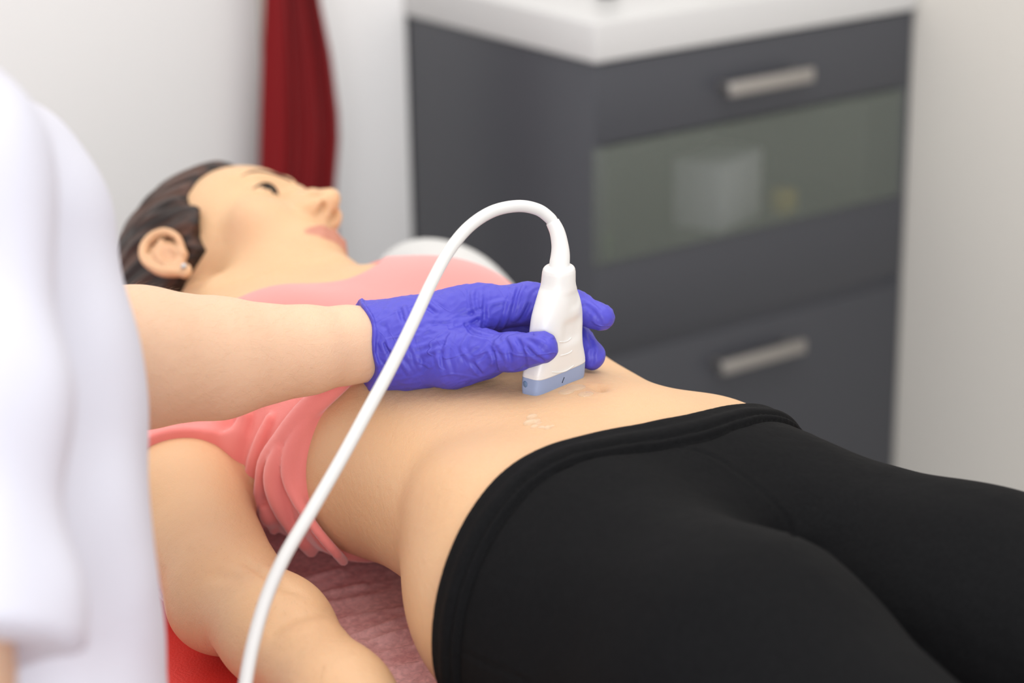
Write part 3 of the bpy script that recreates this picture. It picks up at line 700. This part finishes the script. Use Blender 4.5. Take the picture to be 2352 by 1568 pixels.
lo, hi = box_of(H_META[0] + H_PALM[0] + H_THEN[0] + H_THUMB[0] + H_INDEX[0] + H_MIDDLE[0] + H_RING[0] + H_LITTLE[0] + [P(826, 790, 1.53)], .034)
GV, GF = surface(glove, *[rng(lo[k], hi[k], .0010) for k in range(3)], polish=1)

LE = P(-60, 812, 1.385)                                  # left elbow
LS = np.array([-.500, .085, 1.285]); RS = P(-190, 400, 1.02); RE = P(-190, 1560, .95)
TC = [(P(-158, 590, 1.18), .100), (P(-128, 960, 1.17), .102), (P(-120, 1360, 1.15), .102)]
MID = (LS + RS) / 2
def up_(v, z): w = np.array(v, float); w[2] = z; return w
PEL = up_(TC[2][0] + [-.03, .03, 0], .86)
CHO = MID + [.075, .01, .215]
_fw = np.array([.80, .12, -.58]); _fw /= np.linalg.norm(_fw); _lf = np.cross([0, 0, 1.], _fw); _lf /= np.linalg.norm(_lf)
CHM = np.stack([_lf, np.cross(_fw, _lf), _fw], 1)
RW = P(-230, 2150, .99)
def clinician_skin(p):
    d = foref(p)
    d = smin(d, handf(p) + .0042, .002)
    d = smin(d, chain(p, [LS, LE], [.046, .041], .01), .015)
    d = smin(d, chain(p, [RS, RE, RW], [.046, .040, .027], .01), .02)
    tor = chain(p, [TC[0][0] + [-.03, .03, 0], TC[1][0] + [-.03, .03, 0], PEL], [.085, .085, .095], .03)
    d = smin(d, tor, .03); d = smin(d, cone(p, LS, RS, .045, .045), .03)
    d = smin(d, cone(p, MID, CHO, .058, .050), .03)
    hd = near(p, lambda q: headl((q - CHO - [0, 0, .03]) @ CHM), CHO + [0, 0, .05], .2, .04)
    d = smin(d, hd, .015)
    for s, o in ((-1, -.10), (1, .10)):
        d = smin(d, chain(p, [PEL + [0, o, -.05], up_(PEL + [0, o, 0], .45), up_(PEL + [0, o, 0], .07)], [.085, .055, .036], .02), .03)
    hr = near(p, lambda q: hand(q, RW, RW - RE, -cF * [1, 1, 0]), RW, .25)
    return smin(d, hr, .01)
lo, hi = box_of([LS, RS, CHO, PEL, RW, TC[0][0], FORE[0][-1], HC], .20)
V_, F_ = surface(clinician_skin, rng(-.80, -.0, .0034), rng(lo[1] - .05, hi[1] + .02, .0034), np.concatenate([np.arange(.03, .84, .010), rng(.84, 1.83, .0036)]), polish=2)
clin = mesh_obj('clinician', V_, F_, M['skin2'])
tag(clin, 'person in a white coat and violet glove leaning in from the left, pressing the probe', 'person')
ca = clin.data.color_attributes.new('tint', 'FLOAT_COLOR', 'POINT')
t_ = np.zeros((len(V_), 4), np.float32); t_[:, 3] = 1; t_[:, 0] = .0; ca.data.foreach_set('color', t_.ravel())
tag(mesh_obj('glove', GV, GF, M['glove'], clin), 'violet-blue nitrile glove on the hand with the probe')
def chair_(p):
    q = (p - CHO - [0, 0, .03]) @ CHM
    d = ell(q, (0, .05, -.016), (.082, .096, .106)) - .0012 * np.sin((q[:, 0] + q[:, 2] * .6) * 500)
    return smax(d, (q[:, 2] - np.interp(q[:, 1], HZY, HZZ)) * .85, .01)
V_, F_ = surface(chair_, rng(CHO[0] - .2, CHO[0] + .2, .004), rng(CHO[1] - .2, CHO[1] + .2, .004), rng(CHO[2] - .2, CHO[2] + .25, .004), polish=1)
strand(mesh_obj('hair', V_, F_, M['hair'], clin), (V_ - CHO - [0, 0, .03]) @ CHM)
SLE = P(-178, 1478, .955); SLE0 = RS
sax = (RE - RS) / np.linalg.norm(RE - RS); SCUT = P(-40, 1462, .93) @ sax
def coat(p):
    o = .006 * noise3(p * (1, 1, .28), 9, 31) + .003 * noise3(p * (1, 1, .4), 22, 8)
    tor = chain(p, [c for c, r_ in TC] + [up_(TC[2][0] + [.0, .0, 0], .80), up_(TC[2][0] + [-.005, .0, 0], .52)], [r_ for c, r_ in TC] + [.120, .15], .03)
    bk = chain(p, [TC[0][0] + [-.06, .06, .03], TC[1][0] + [-.05, .05, 0], PEL, up_(PEL, .52)], [.095, .095, .12, .17], .03)
    d = smin(tor, bk, .05)
    d = smin(d, cone(p, LS, RS, .060, .062), .04)
    d = smin(d, chain(p, [LS, LS * .3 + LE * .7], [.062, .066], .02), .025) if True else d
    sl = chain(p, [RS, RS * .5 + RE * .5, RE], [.064, .064, .070], .02) - .003 * np.sin((p @ sax) * 60 + (p @ cR) * 30)
    sl = smax(sl, p @ sax - SCUT, .003)
    d = smin(d, sl, .012) - o
    nk = cone(p, MID + [.02, 0, .05], CHO, .066, .075)
    d = smax(d, -nk, .005)
    for o in (-.10, .10): d = smin(d, chain(p, [PEL + [0, o, .02], up_(PEL + [0, o * 1.1, 0], .50)], [.115, .135], .02), .03)
    d = smax(d, .50 - p[:, 2], .004)
    # keep clear of the forearm where it leaves the left sleeve
    return d
V_, F_ = surface(coat, rng(-.86, -.24, .004), rng(lo[1] - .12, hi[1] + .06, .004), np.concatenate([np.arange(.48, .90, .008), rng(.90, 1.50, .004)]), polish=1)
tag(mesh_obj('coat', V_, F_, M['coat'], clin), 'short-sleeved white coat')
def trousers(p):
    d = None
    for s, o in ((-1, -.10), (1, .10)):
        c = chain(p, [PEL + [0, o, -.05], up_(PEL + [0, o, 0], .45), up_(PEL + [0, o, 0], .09)], [.098, .075, .06], .02); d = c if d is None else smin(d, c, .02)
    return smax(smax(d, .085 - p[:, 2], .003), p[:, 2] - .80, .003) - .002 * noise3(p * (1, 1, .3), 12, 2)
V_, F_ = surface(trousers, rng(PEL[0] - .15, PEL[0] + .15, .008), rng(PEL[1] - .26, PEL[1] + .26, .008), rng(.06, .83, .01), polish=1)
mesh_obj('trousers', V_, F_, M['coat'], clin)
for o in (-.10, .10):
    a = up_(PEL + [0, o, 0], .045)
    def shoe(p): return smax(smin(chain(p, [a + [-.05, 0, .0], a + [.10, 0, -.004], a + [.17, 0, -.008]], [.042, .040, .034], .02), cone(p, a + [0, 0, .01], a + [0, 0, .06], .045, .045), .02), .002 - p[:, 2], .003)
    V_, F_ = surface(shoe, rng(a[0] - .12, a[0] + .24, .006), rng(a[1] - .07, a[1] + .07, .006), rng(-.006, .17, .006), polish=1)
    mesh_obj('shoe', V_, F_, M['top'], clin)

_v = np.array([v.co for v in clin.data.vertices]); _a, _b = FORE[0][1], FORE[0][-2]; _t = ((_v - _a) @ (_b - _a)) / ((_b - _a) @ (_b - _a))
_m = (_t > 0) & (_t < .90 - .25 * np.random.RandomState(1).rand(len(_t))) & (np.linalg.norm(_v - (_a + _t[:, None] * (_b - _a)), axis=1) < .07)
hairs('arm_hair', lambda p: foref(p), _v[_m], clin, 1300, (_b - _a) / np.linalg.norm(_b - _a) + np.array([0, 0, -.35]), M['fuzz2'], .0065)

for sd in (-1, 1):
    fh = lambda l: CHO + [0, 0, .03] + np.asarray(l) @ CHM.T
    bm = bmesh.new(); bmesh.ops.create_uvsphere(bm, u_segments=24, v_segments=16, radius=.0126); e = bobj('eye', bm, M['eye'], clin); c = fh((sd * .0315, .0232, .0695)); e.location = c
    bm = bmesh.new(); bmesh.ops.create_uvsphere(bm, u_segments=24, v_segments=16, radius=.0114); i_ = bobj('iris', bm, M['iris'], e); i_.location = Vector(fh((sd * .0315, .0224, .0722)) - c)
    out = []
    for x, y, z in ((.010, .0395, .115), (.020, .0445, .115), (.032, .0485, .110), (.042, .0470, .100), (.050, .0415, .095)):
        l = np.array([[sd * x, y, z]])
        for _ in range(60): l[0, 2] -= np.clip(headl(l)[0], -.004, .004) * .6
        out.append(fh(l[0]))
    out = catmull(out, 4); V, F = tube(out, np.interp(np.linspace(0, 1, len(out)), [0, .2, .7, 1], [.0014, .0022, .0018, .0007]), 8); mesh_obj('eyebrow', V, F, M['brow'], clin)

# ================================================================== PROBE AND CABLE
from mathutils.bvhtree import BVHTree
b0, ok = hit(trunk, [(1271, 880)]); b0 = b0[0]
pX = .66 * _R0 + .75 * _F0; pX /= np.linalg.norm(pX); pY = np.cross(_Z, pX)
pU = _Z + .087 * pX; pU /= np.linalg.norm(pU)
b0 = b0 - pU * .0035
probe = empty('ultrasound_probe', tuple(b0)); tag(probe, 'white ultrasound probe pressed on the bare belly by the gloved hand', 'ultrasound probe')
SEC = [(0, .0250, .0076, 5), (.0012, .0262, .0088, 5), (.0060, .0268, .0092, 5), (.0140, .0266, .0098, 4.6), (.0148, .0266, .0098, 4.6), (.0200, .0256, .0102, 4), (.0270, .0236, .0108, 3.3), (.0350, .0226, .0114, 2.8), (.0450, .0226, .0118, 2.5),
       (.0550, .0212, .0121, 2.3), (.0630, .0182, .0122, 2.1), (.0695, .0152, .0119, 2), (.0735, .0128, .0116, 2), (.0755, .0122, .0115, 2), (.0790, .0119, .0114, 2), (.0825, .0117, .0112, 2), (.0848, .0112, .0107, 2), (.0862, .0102, .0097, 2), (.0869, .0088, .0084, 2), (.0871, .0074, .0072, 2)]
def loft(h0, h1, n, seg=96, press=True):
    hs = np.linspace(h0, h1, n); S_ = np.array(SEC); idx = np.arange(len(S_)); V = []; F = []
    par = np.interp(hs, [h0, h1], [h0, h1])
    for h in hs:
        for c in (1, 2, 3): pass
        a, b_, e = [float(interp(np.array([h]), S_[:, 0], S_[:, c])[0]) if .016 < h < .074 else np.interp(h, S_[:, 0], S_[:, c]) for c in (1, 2, 3)]
        w = 0.0015
        a, b_, e = [np.mean([np.interp(h + o, S_[:, 0], S_[:, c]) for o in np.linspace(-w, w, 5)]) if .074 <= h < .082 else v for c, v in ((1, a), (2, b_), (3, e))]
        for k in range(seg):
            t = 2 * pi * k / seg; cx, sy = math.cos(t), math.sin(t)
            x = a * abs(cx) ** (2 / e) * (1 if cx > 0 else -1); y = b_ * abs(sy) ** (2 / e) * (1 if sy > 0 else -1)
            if press and y < 0:
                y += .0016 * math.exp(-((x - .004) / .0105) ** 4 - ((h - .0425) / .0085) ** 4) + .0009 * math.exp(-((x - .005) / (.004 + max(0, h - .055) * .5)) ** 4 - ((h - .0640) / .006) ** 4)
            V.append(b0 + pX * x + pY * y + pU * h)
    for i in range(n - 1):
        for k in range(seg): F.append((i * seg + k, i * seg + (k + 1) % seg, (i + 1) * seg + (k + 1) % seg, (i + 1) * seg + k))
    return V, F, seg, n
V, F, sg_, n_ = loft(.0, .0143, 14, press=False); F.append(tuple(range(sg_))[::-1]); F.append(tuple((n_ - 1) * sg_ + k for k in range(sg_)))
lens = mesh_obj('lens_cover', V, F, M['lens']); lens.data.set_sharp_from_angle(angle=math.radians(50)); lens['label'] = 'blue-grey rubber lens cover'
V, F, sg_, n_ = loft(.0141, .0871, 120); base = len(V)
for h, sc in ((.0871, .60), (.0870, .40)):
    for k in range(sg_):
        t = 2 * pi * k / sg_; V.append(b0 + pX * .0100 * sc * math.cos(t) + pY * .0100 * sc * math.sin(t) + pU * h)
for i in range(2):
    for k in range(sg_):
        a = base - sg_ + i * sg_ + k; a2 = base - sg_ + i * sg_ + (k + 1) % sg_; F.append((a, a2, a2 + sg_, a + sg_))
F.append(tuple(range(sg_))[::-1]); F.append(tuple(base + 1 * sg_ + k for k in range(sg_)))
hous = mesh_obj('housing', V, F, M['white_plastic'])
def parent_keep(o, p): o.parent = p; o.matrix_parent_inverse = Matrix.Translation(-p.location)
parent_keep(lens, probe); parent_keep(hous, probe)
def bvh(o): return BVHTree.FromPolygons([tuple(v.co) for v in o.data.vertices], [tuple(f.vertices) for f in o.data.polygons])
BH, BL = bvh(hous), bvh(lens)
def cast(B, pix, off=0):
    out = []
    for x, y in pix:
        r_ = Vector(ray(x, y)).normalized(); h = B.ray_cast(Vector(cC), r_)
        if h[0] is not None:
            nn = h[1] if h[1].dot(r_) < 0 else -h[1]; out.append(np.array(h[0] + nn * off))
    return out
for pix in ([(1284, 785), (1296, 785), (1306, 781), (1313, 774)], [(1286, 817), (1298, 814), (1308, 810), (1315, 804)], [(1266, 854), (1284, 855), (1302, 850), (1320, 838)]):
    w = cast(BH, catmull(pix, 5), -.00025)
    if len(w) > 2: o = tubeobj('grip_ridge', w, [.0002] + [.0007] * (len(w) - 2) + [.0002], M['white_plastic'], seg=8); parent_keep(o, probe)
w = cast(BL, [(1296, 866), (1293, 873), (1291, 879)], .0)
if len(w) > 1: o = tubeobj('centre_mark', w, .0004, M['dark_mark'], seg=6); parent_keep(o, probe)
w = cast(BL, [(1206, 882)], 0)
if w:
    bm = bmesh.new(); bmesh.ops.create_uvsphere(bm, u_segments=20, v_segments=10, radius=.0021); o = bobj('marker_dot', bm, mat('marker_blue', (95, 120, 150), rough=.4)); o.location = w[0]; o.scale = (.35, 1, 1.1); parent_keep(o, probe)
top = b0 + pU * .084; dt = (top - cC) @ cF
_q = top - cC; tx = W / 2 + FPX * (_q @ cR) / dt; ty = H / 2 - FPX * (_q @ cU) / dt
REL = [top - pU * .004, top + pU * .001] + [P(tx + (tx - 1286) * k, y, dt) + cR * (x - tx) / FPX * dt for x, y, k in ((1287, 586, 0), (1286, 562, 0), (1280, 533, 0), (1269, 509, 0))]
rp = catmull(REL, 8); o = tubeobj('strain_relief', rp, np.interp(np.linspace(0, 1, len(rp)), [0, .30, .6, 1], [.0071, .0069, .0058, .0047]), M['white_plastic'], seg=32); parent_keep(o, probe)
CB = [P(1271, 513, dt), P(1262, 500, dt - .001), P(1235, 481, dt - .004), P(1190, 473, dt - .010), P(1132, 485, dt - .02), P(1078, 520, 1.445), P(1033, 574, 1.43), P(992, 648, 1.41), P(950, 738, 1.39), P(900, 840, 1.37), P(846, 940, 1.35),
      P(786, 1050, 1.33), P(718, 1168, 1.31), P(655, 1275, 1.295), P(612, 1372, 1.285), P(582, 1475, 1.275), P(563, 1575, 1.265), P(548, 1700, 1.25), P(530, 1900, 1.23)]
last = CB[-1]; CB += [last + [-.02, -.03, -.15], np.array([last[0] - .06, last[1] - .10, .35]), np.array([last[0] - .10, last[1] - .25, .02]), np.array([last[0] - .12, last[1] - .60, .006])]
cb = catmull(CB, 10); o = tubeobj('cable', cb, .0041, M['cable'], seg=24); parent_keep(o, probe)

# gel on the skin
GEL = [((1222, 958), .0042, .0022), ((1217, 972), .0048, .0028), ((1232, 968), .0036, .0018), ((1228, 980), .0032, .0016), ((1244, 982), .0026, .0014), ((1258, 984), .0030, .0022), ((1268, 980), .0020, .0014), ((1238, 972), .0026, .0010), ((1300, 900), .0060, .0012), ((1322, 890), .0075, .0010), ((1345, 905), .0060, .0007)]
gc, ok = hit(skin_noarm, [g_[0] for g_ in GEL]); gn = grad(skin_noarm, gc); gn /= np.linalg.norm(gn, axis=1)[:, None]
def gelf(p, k0, k1):
    d = None
    for i in range(k0, k1):
        z_ = gn[i]; x_ = np.cross(z_, [0, 1, .1]); x_ /= np.linalg.norm(x_); R_ = np.stack([x_, np.cross(z_, x_), z_], 1)
        e = ell(p, gc[i], (GEL[i][1], GEL[i][1] * .8, GEL[i][2]), R_); d = e if d is None else smin(d, e, .0012)
    return d
for k0, k1, lb in ((0, 8, 'blob of clear gel on the belly below the probe'), (8, 11, 'smear of clear gel beside the probe near the navel')):
    lo, hi = gc[k0:k1].min(0) - .012, gc[k0:k1].max(0) + .012
    V_, F_ = surface(lambda p: gelf(p, k0, k1), *[rng(lo[k], hi[k], .0006) for k in range(3)], polish=1)
    tag(mesh_obj('gel_blob', V_, F_, M['gel']), lb, 'gel')

# ================================================================== COUCH
couch = empty('examination_couch', (.02, -.12, 0)); tag(couch, 'red vinyl examination couch the person lies on', 'examination couch')
bm = bmesh.new(); box(bm, -.33, .37, -1.15, .82, T - .075, T - .004, .018, 4)
o = bobj('mattress', bm, M['vinyl']); parent_keep(o, couch)
bm = bmesh.new(); box(bm, -.29, .33, -1.10, .78, T - .125, T - .076, .008, 2); o = bobj('frame', bm, M['top']); parent_keep(o, couch)
for x in (-.24, .28):
    for y in (-1.02, .70):
        bm = bmesh.new(); box(bm, x - .025, x + .025, y - .025, y + .025, .0, T - .126, .006); o = bobj('leg', bm, M['metal']); parent_keep(o, couch)
# paper sheet: a draped strip with cross wrinkles
nx_, ny_ = 150, 620; X = np.linspace(-.205, .26, nx_); Y = np.linspace(-1.10, .74, ny_); gx, gy = np.meshgrid(X, Y, indexing='ij')
gx2 = gx + .006 * np.sin(gy * 23) * (np.abs(gx - .03) / .23) ** 3
rr = np.random.RandomState(5); zz = np.zeros_like(gx)
for k in range(46):
    y0 = rr.uniform(-1.1, .74); w_ = rr.uniform(.0018, .004); a_ = rr.uniform(.0008, .0026); sl = rr.uniform(-.12, .20); x0 = rr.uniform(-.2, .25); L_ = rr.uniform(.06, .2)
    zz += a_ * np.exp(-((gy - y0 - sl * (gx - x0) - .004 * np.sin(gx * 30 + k)) / w_) ** 2) * np.exp(-((gx - x0) / L_) ** 2)
for k in range(8):                                       # the fan of wrinkles between arm and waist
    y0 = .035 + k * .023 + rr.uniform(-.006, .006); sl = rr.uniform(-.32, .02); cv = rr.uniform(-3, 3); x0 = -.11 + rr.uniform(-.03, .03)
    zz += rr.uniform(.0022, .0046) * np.exp(-np.abs((gy - y0 - sl * (gx - x0) - cv * (gx - x0) ** 2) / rr.uniform(.0022, .0055)) ** 1.4) * np.exp(-((gx - x0) / rr.uniform(.05, .09)) ** 2)
zz = np.minimum(zz, .0050); zz *= np.where(gx < -.075, 1, .25)
V = np.stack([gx2, gy, T - .0034 + zz * 1.0], -1).reshape(-1, 3)
V2 = V.copy(); V2[:, 2] -= .0004; I = np.arange(nx_ * ny_).reshape(nx_, ny_)
Ft = np.stack([I[:-1, :-1], I[1:, :-1], I[1:, 1:], I[:-1, 1:]], -1).reshape(-1, 4)
o = mesh_obj('paper_sheet', V, Ft, M['sheet'])
tag(o, 'pinkish see-through paper sheet spread on the red couch under the person', 'sheet')
def pillow(p, c, h, k):
    q = (p - c) / np.array(h); m_ = np.sqrt((np.abs(q[:, 0]) ** 2.6 + np.abs(q[:, 1]) ** 2.6 + 1e-9)) ** (2 / 2.6)
    return (np.abs(q[:, 2]) - np.sqrt(np.maximum(1 - m_ ** 2, 0)) + np.maximum(m_ - 1, 0) * 2) * h[2] * .6 + .0015 * noise3(p, 12, k)
c_ = np.array([.04, .595, T + .012]); V_, F_ = surface(lambda p: pillow(p, c_, (.15, .12, .012), 3), rng(-.13, .21, .004), rng(.44, .73, .004), rng(T - .006, T + .06, .003), polish=0)
tag(mesh_obj('pillow', V_, F_, M['cushion']), 'flat pale pillow under the dark-haired head', 'pillow')
def cush(p):
    d = smin(ell(p, (.300, .62, T + .036), (.055, .09, .052)), ell(p, (.303, .49, T + .016), (.052, .11, .036)), .05)
    return smax(d + .002 * noise3(p, 10, 9), T - .002 - p[:, 2], .006)
V_, F_ = surface(cush, rng(.21, .38, .004), rng(.28, .76, .004), rng(T - .01, T + .12, .004), polish=1)
tag(mesh_obj('cushion', V_, F_, M['cushion']), 'pale grey cushion lying beyond the far shoulder on the couch', 'cushion')

# ================================================================== ROOM
ZC = .92; CX0, CY0 = Pz(1365, 145, ZC)[:2]; CX1 = Pk(2099, 34, 1, CY0)[0]; CY1 = CY0 + .44
WXR = CX1 + .004; WYB = CY1 + .0006
tag(boxobj('floor', (-3.2, WXR + .1, -3.6, WYB + .1, -.05, 0), M['floor']), kind='structure')
tag(boxobj('wall_back', (-3.2, WXR + .1, WYB, WYB + .1, 0, 2.6), M['wallL']), kind='structure')
tag(boxobj('wall_right', (WXR, WXR + .1, -3.6, WYB, 0, 2.6), M['wallR']), kind='structure')
# door and its frame on the back wall
dx1 = Pk(578, 200, 1, WYB)[0]; tx1 = Pk(606, 200, 1, WYB)[0]
tag(boxobj('door_1', (dx1 - .86, dx1, WYB - .035, WYB + .001, .004, 2.05), M['door'], bev=.003), kind='structure')
bm = bmesh.new(); box(bm, dx1 + .002, tx1, WYB - .05, WYB + .001, 0, 2.10, .003); box(bm, dx1 - .93, dx1 - .862, WYB - .05, WYB + .001, 0, 2.10, .003); box(bm, dx1 - .93, tx1, WYB - .05, WYB + .001, 2.055, 2.12, .003)
tag(bobj('trim_1', bm, M['trim']), kind='structure')
tag(boxobj('baseboard_right', (WXR - .012, WXR + .001, -3.6, CY0 - .003, 0, .07), M['top'], bev=.002), kind='structure')
# curtain: gathered red cloth hanging in front of the wall
yc = WYB - .085
def px_at(x, y): w = Pk(x, y, 1, yc); return w[0], w[2]
lx = [px_at(*q) for q in ((612, 0), (606, 150), (600, 360), (598, 440))]; rx = [px_at(*q) for q in ((735, 0), (762, 130), (778, 260), (780, 320), (770, 440))]
lz = sorted([(z, x) for x, z in lx]); rz = sorted([(z, x) for x, z in rx])
zt, zb = 1.95, .42; nz_, nu = 90, 90; V = []
for i in range(nz_):
    z = zb + (zt - zb) * i / (nz_ - 1)
    xl = np.interp(z, [q[0] for q in lz], [q[1] for q in lz]); xr = np.interp(z, [q[0] for q in rz], [q[1] for q in rz])
    if z > rz[-1][0]: xr = max(xr - (z - rz[-1][0]) * .12, xl + .065)
    for j in range(nu):
        u = j / (nu - 1); d_ = .011 * math.sin(u * 2 * pi * 2.6 + .8 + z * .9) + .007 * math.sin(u * 2 * pi * 6 + z * 2.2)
        V.append((xl + (xr - xl) * u, yc + d_ * (1 - abs(2 * u - 1) ** 6), z))
n0 = len(V); V = np.array(V); B_ = V.copy(); B_[:, 1] += .006; V = np.vstack([V, B_]); F = []
for i in range(nz_ - 1):
    for j in range(nu - 1):
        a = i * nu + j; F.append((a, a + 1, a + nu + 1, a + nu)); F.append((n0 + a, n0 + a + nu, n0 + a + nu + 1, n0 + a + 1))
for i in range(nz_ - 1):
    for a in (i * nu, i * nu + nu - 1): F.append((a, a + nu, n0 + a + nu, n0 + a))
for j in range(nu - 1):
    for a in (j, (nz_ - 1) * nu + j): F.append((a, a + 1, n0 + a + 1, n0 + a))
cur = mesh_obj('curtain', V, F, M['curtain']); tag(cur, 'dark red curtain gathered against the white wall beside the door frame', 'curtain')
xm = (lz[-1][1] + rz[-1][1]) / 2
h_ = boxobj('hook', (xm - .012, xm + .012, yc - .01, WYB + .001, zt - .02, zt + .01), M['steel'], cur, bev=.003)

# ================================================================== CABINET
cab = empty('drawer_cabinet', ((CX0 + CX1) / 2, (CY0 + CY1) / 2, 0)); tag(cab, 'anthracite drawer cabinet with a glass-fronted drawer under the white worktop', 'cabinet')
def cpart(name, dims, m, par=None, bev=.0015, label=None):
    o = boxobj(name, dims, m, bev=bev); parent_keep(o, cab) if par is None else None
    if par is not None: o.parent = par
    if label: o['label'] = label
    return o
def zf(x, y): return Pk(x, y, 1, CY0)[2]
zg1 = (zf(1345, 330) + zf(2060, 217)) / 2; zg0 = (zf(1350, 607) + zf(2058, 451)) / 2; zgap = (zf(1415, 795) + zf(2054, 642)) / 2
fy = CY0 + .020
bm = bmesh.new(); box(bm, CX0, CX0 + .018, CY0 + .001, CY1, .08, ZC - .001, .001); box(bm, CX1 - .018, CX1, CY0 + .001, CY1, .08, ZC - .001, .001)
box(bm, CX0, CX1, CY1 - .008, CY1, .08, ZC - .001); box(bm, CX0, CX1, fy + .002, CY1, .08, .098); box(bm, CX0 + .018, CX1 - .018, fy + .02, CY1, zg0 - .03, zg0 - .012); box(bm, CX0 + .018, CX1 - .018, fy + .02, CY1, zg1 + .004, zg1 + .02)
box(bm, CX0 + .01, CX1 - .01, CY0 + .05, CY1, 0, .08); box(bm, CX0 + .002, CX1 - .002, CY0 + .005, fy + .001, zgap - .018, zgap + .012)
c_ = bobj('carcass', bm, M['cab']); parent_keep(c_, cab)
def handle(par, xa, xb, z):
    bm = bmesh.new(); box(bm, xa, xb, CY0 - .034, CY0 - .022, z - .010, z + .010, .003, 3)
    for x in (xa + .012, xb - .012): box(bm, x - .005, x + .005, CY0 - .024, CY0 - .0005, z - .005, z + .005, .001)
    o = bobj('handle', bm, M['metal']); o.parent = par; o.matrix_parent_inverse = Matrix.Identity(4); o['label'] = 'brushed metal bar handle'; return o
def drawer(z0, z1, hp=None):
    o = boxobj('drawer', (CX0 + .001, CX1 - .001, CY0 - .0005, fy - .001, z0, z1), M['cab'], bev=.0015); parent_keep(o, cab)
    if hp:
        (xa, _, za), (xb, _, zb_) = Pk(*hp[0], 1, CY0 - .03), Pk(*hp[1], 1, CY0 - .03); h = handle(o, xa, xb, (za + zb_) / 2)
    return o
drawer(zg1 + .001, ZC - .003, ((1674, 205), (1868, 172)))
drawer(zgap + .005, zg0 - .002)
lowz = zgap - .012
drawer(.10, lowz, ((1658, 842), (1849, 797)))
gd = boxobj('glass_front', (CX0 - .002, CX1 - .016, CY0 - .004, CY0 + .003, zg0 - .001, zg1 - .001), M['glass'], bev=.001); parent_keep(gd, cab); gd['label'] = 'smoky glass drawer front'
for x in (CX0 + .021, Pk(1985, 320, 1, CY0)[0]): 
    o = boxobj('glass_side', (x, x + .008, CY0 + .006, CY1 - .03, zg0, zg1 - .012), M['glass'], bev=.001); parent_keep(o, cab)
o = boxobj('worktop', (CX0 - .004, CX1 + .002, CY0 - .006, CY1 + .002, ZC, ZC + .053), M['top'], bev=.004, seg=3); tag(o, 'thick white worktop on the dark cabinet in the corner', 'worktop')
# things in the glass drawer
zi = zg0 - .012
def item(name, px, zb0, dims, m, lb, cat, rot=0):
    x = Pk(px[0], px[1], 1, CY0 + .05)[0]; bm = bmesh.new(); box(bm, -dims[0] / 2, dims[0] / 2, -dims[1] / 2, dims[1] / 2, 0, dims[2], .004, 2)
    o = bobj(name, bm, m); o.location = (x, CY0 + .050 + dims[1] / 2, zi + .0005); o.rotation_euler = (0, 0, rot); tag(o, lb, cat); return o
item('carton', (1690, 500), 0, (.120, .08, .10), M['paper'], 'white carton behind the glass drawer front', 'carton', rot=.35)
item('sachet_box', (1815, 480), 0, (.030, .03, .035), M['yellow'], 'small yellow box behind the glass drawer front', 'box')
item('sponge', (1385, 585), 0, (.028, .03, .035), M['green'], 'small green block in the near corner of the glass drawer', 'block')
w = Pz(1410, -6, ZC + .053); bm = bmesh.new(); bmesh.ops.create_cone(bm, cap_ends=True, segments=32, radius1=.016, radius2=.019, depth=.09)
bmesh.ops.bevel(bm, geom=[e for e in bm.edges if len(e.link_faces) == 2 and any(len(f.verts) > 4 for f in e.link_faces)], offset=.003, segments=2, affect='EDGES')
for v in bm.verts: v.co.z += .045
o = bobj('pen_pot', bm, M['black']); o.location = (w[0], w[1] + .016, ZC + .0535); tag(o, 'small black pot standing on the white worktop', 'pot')
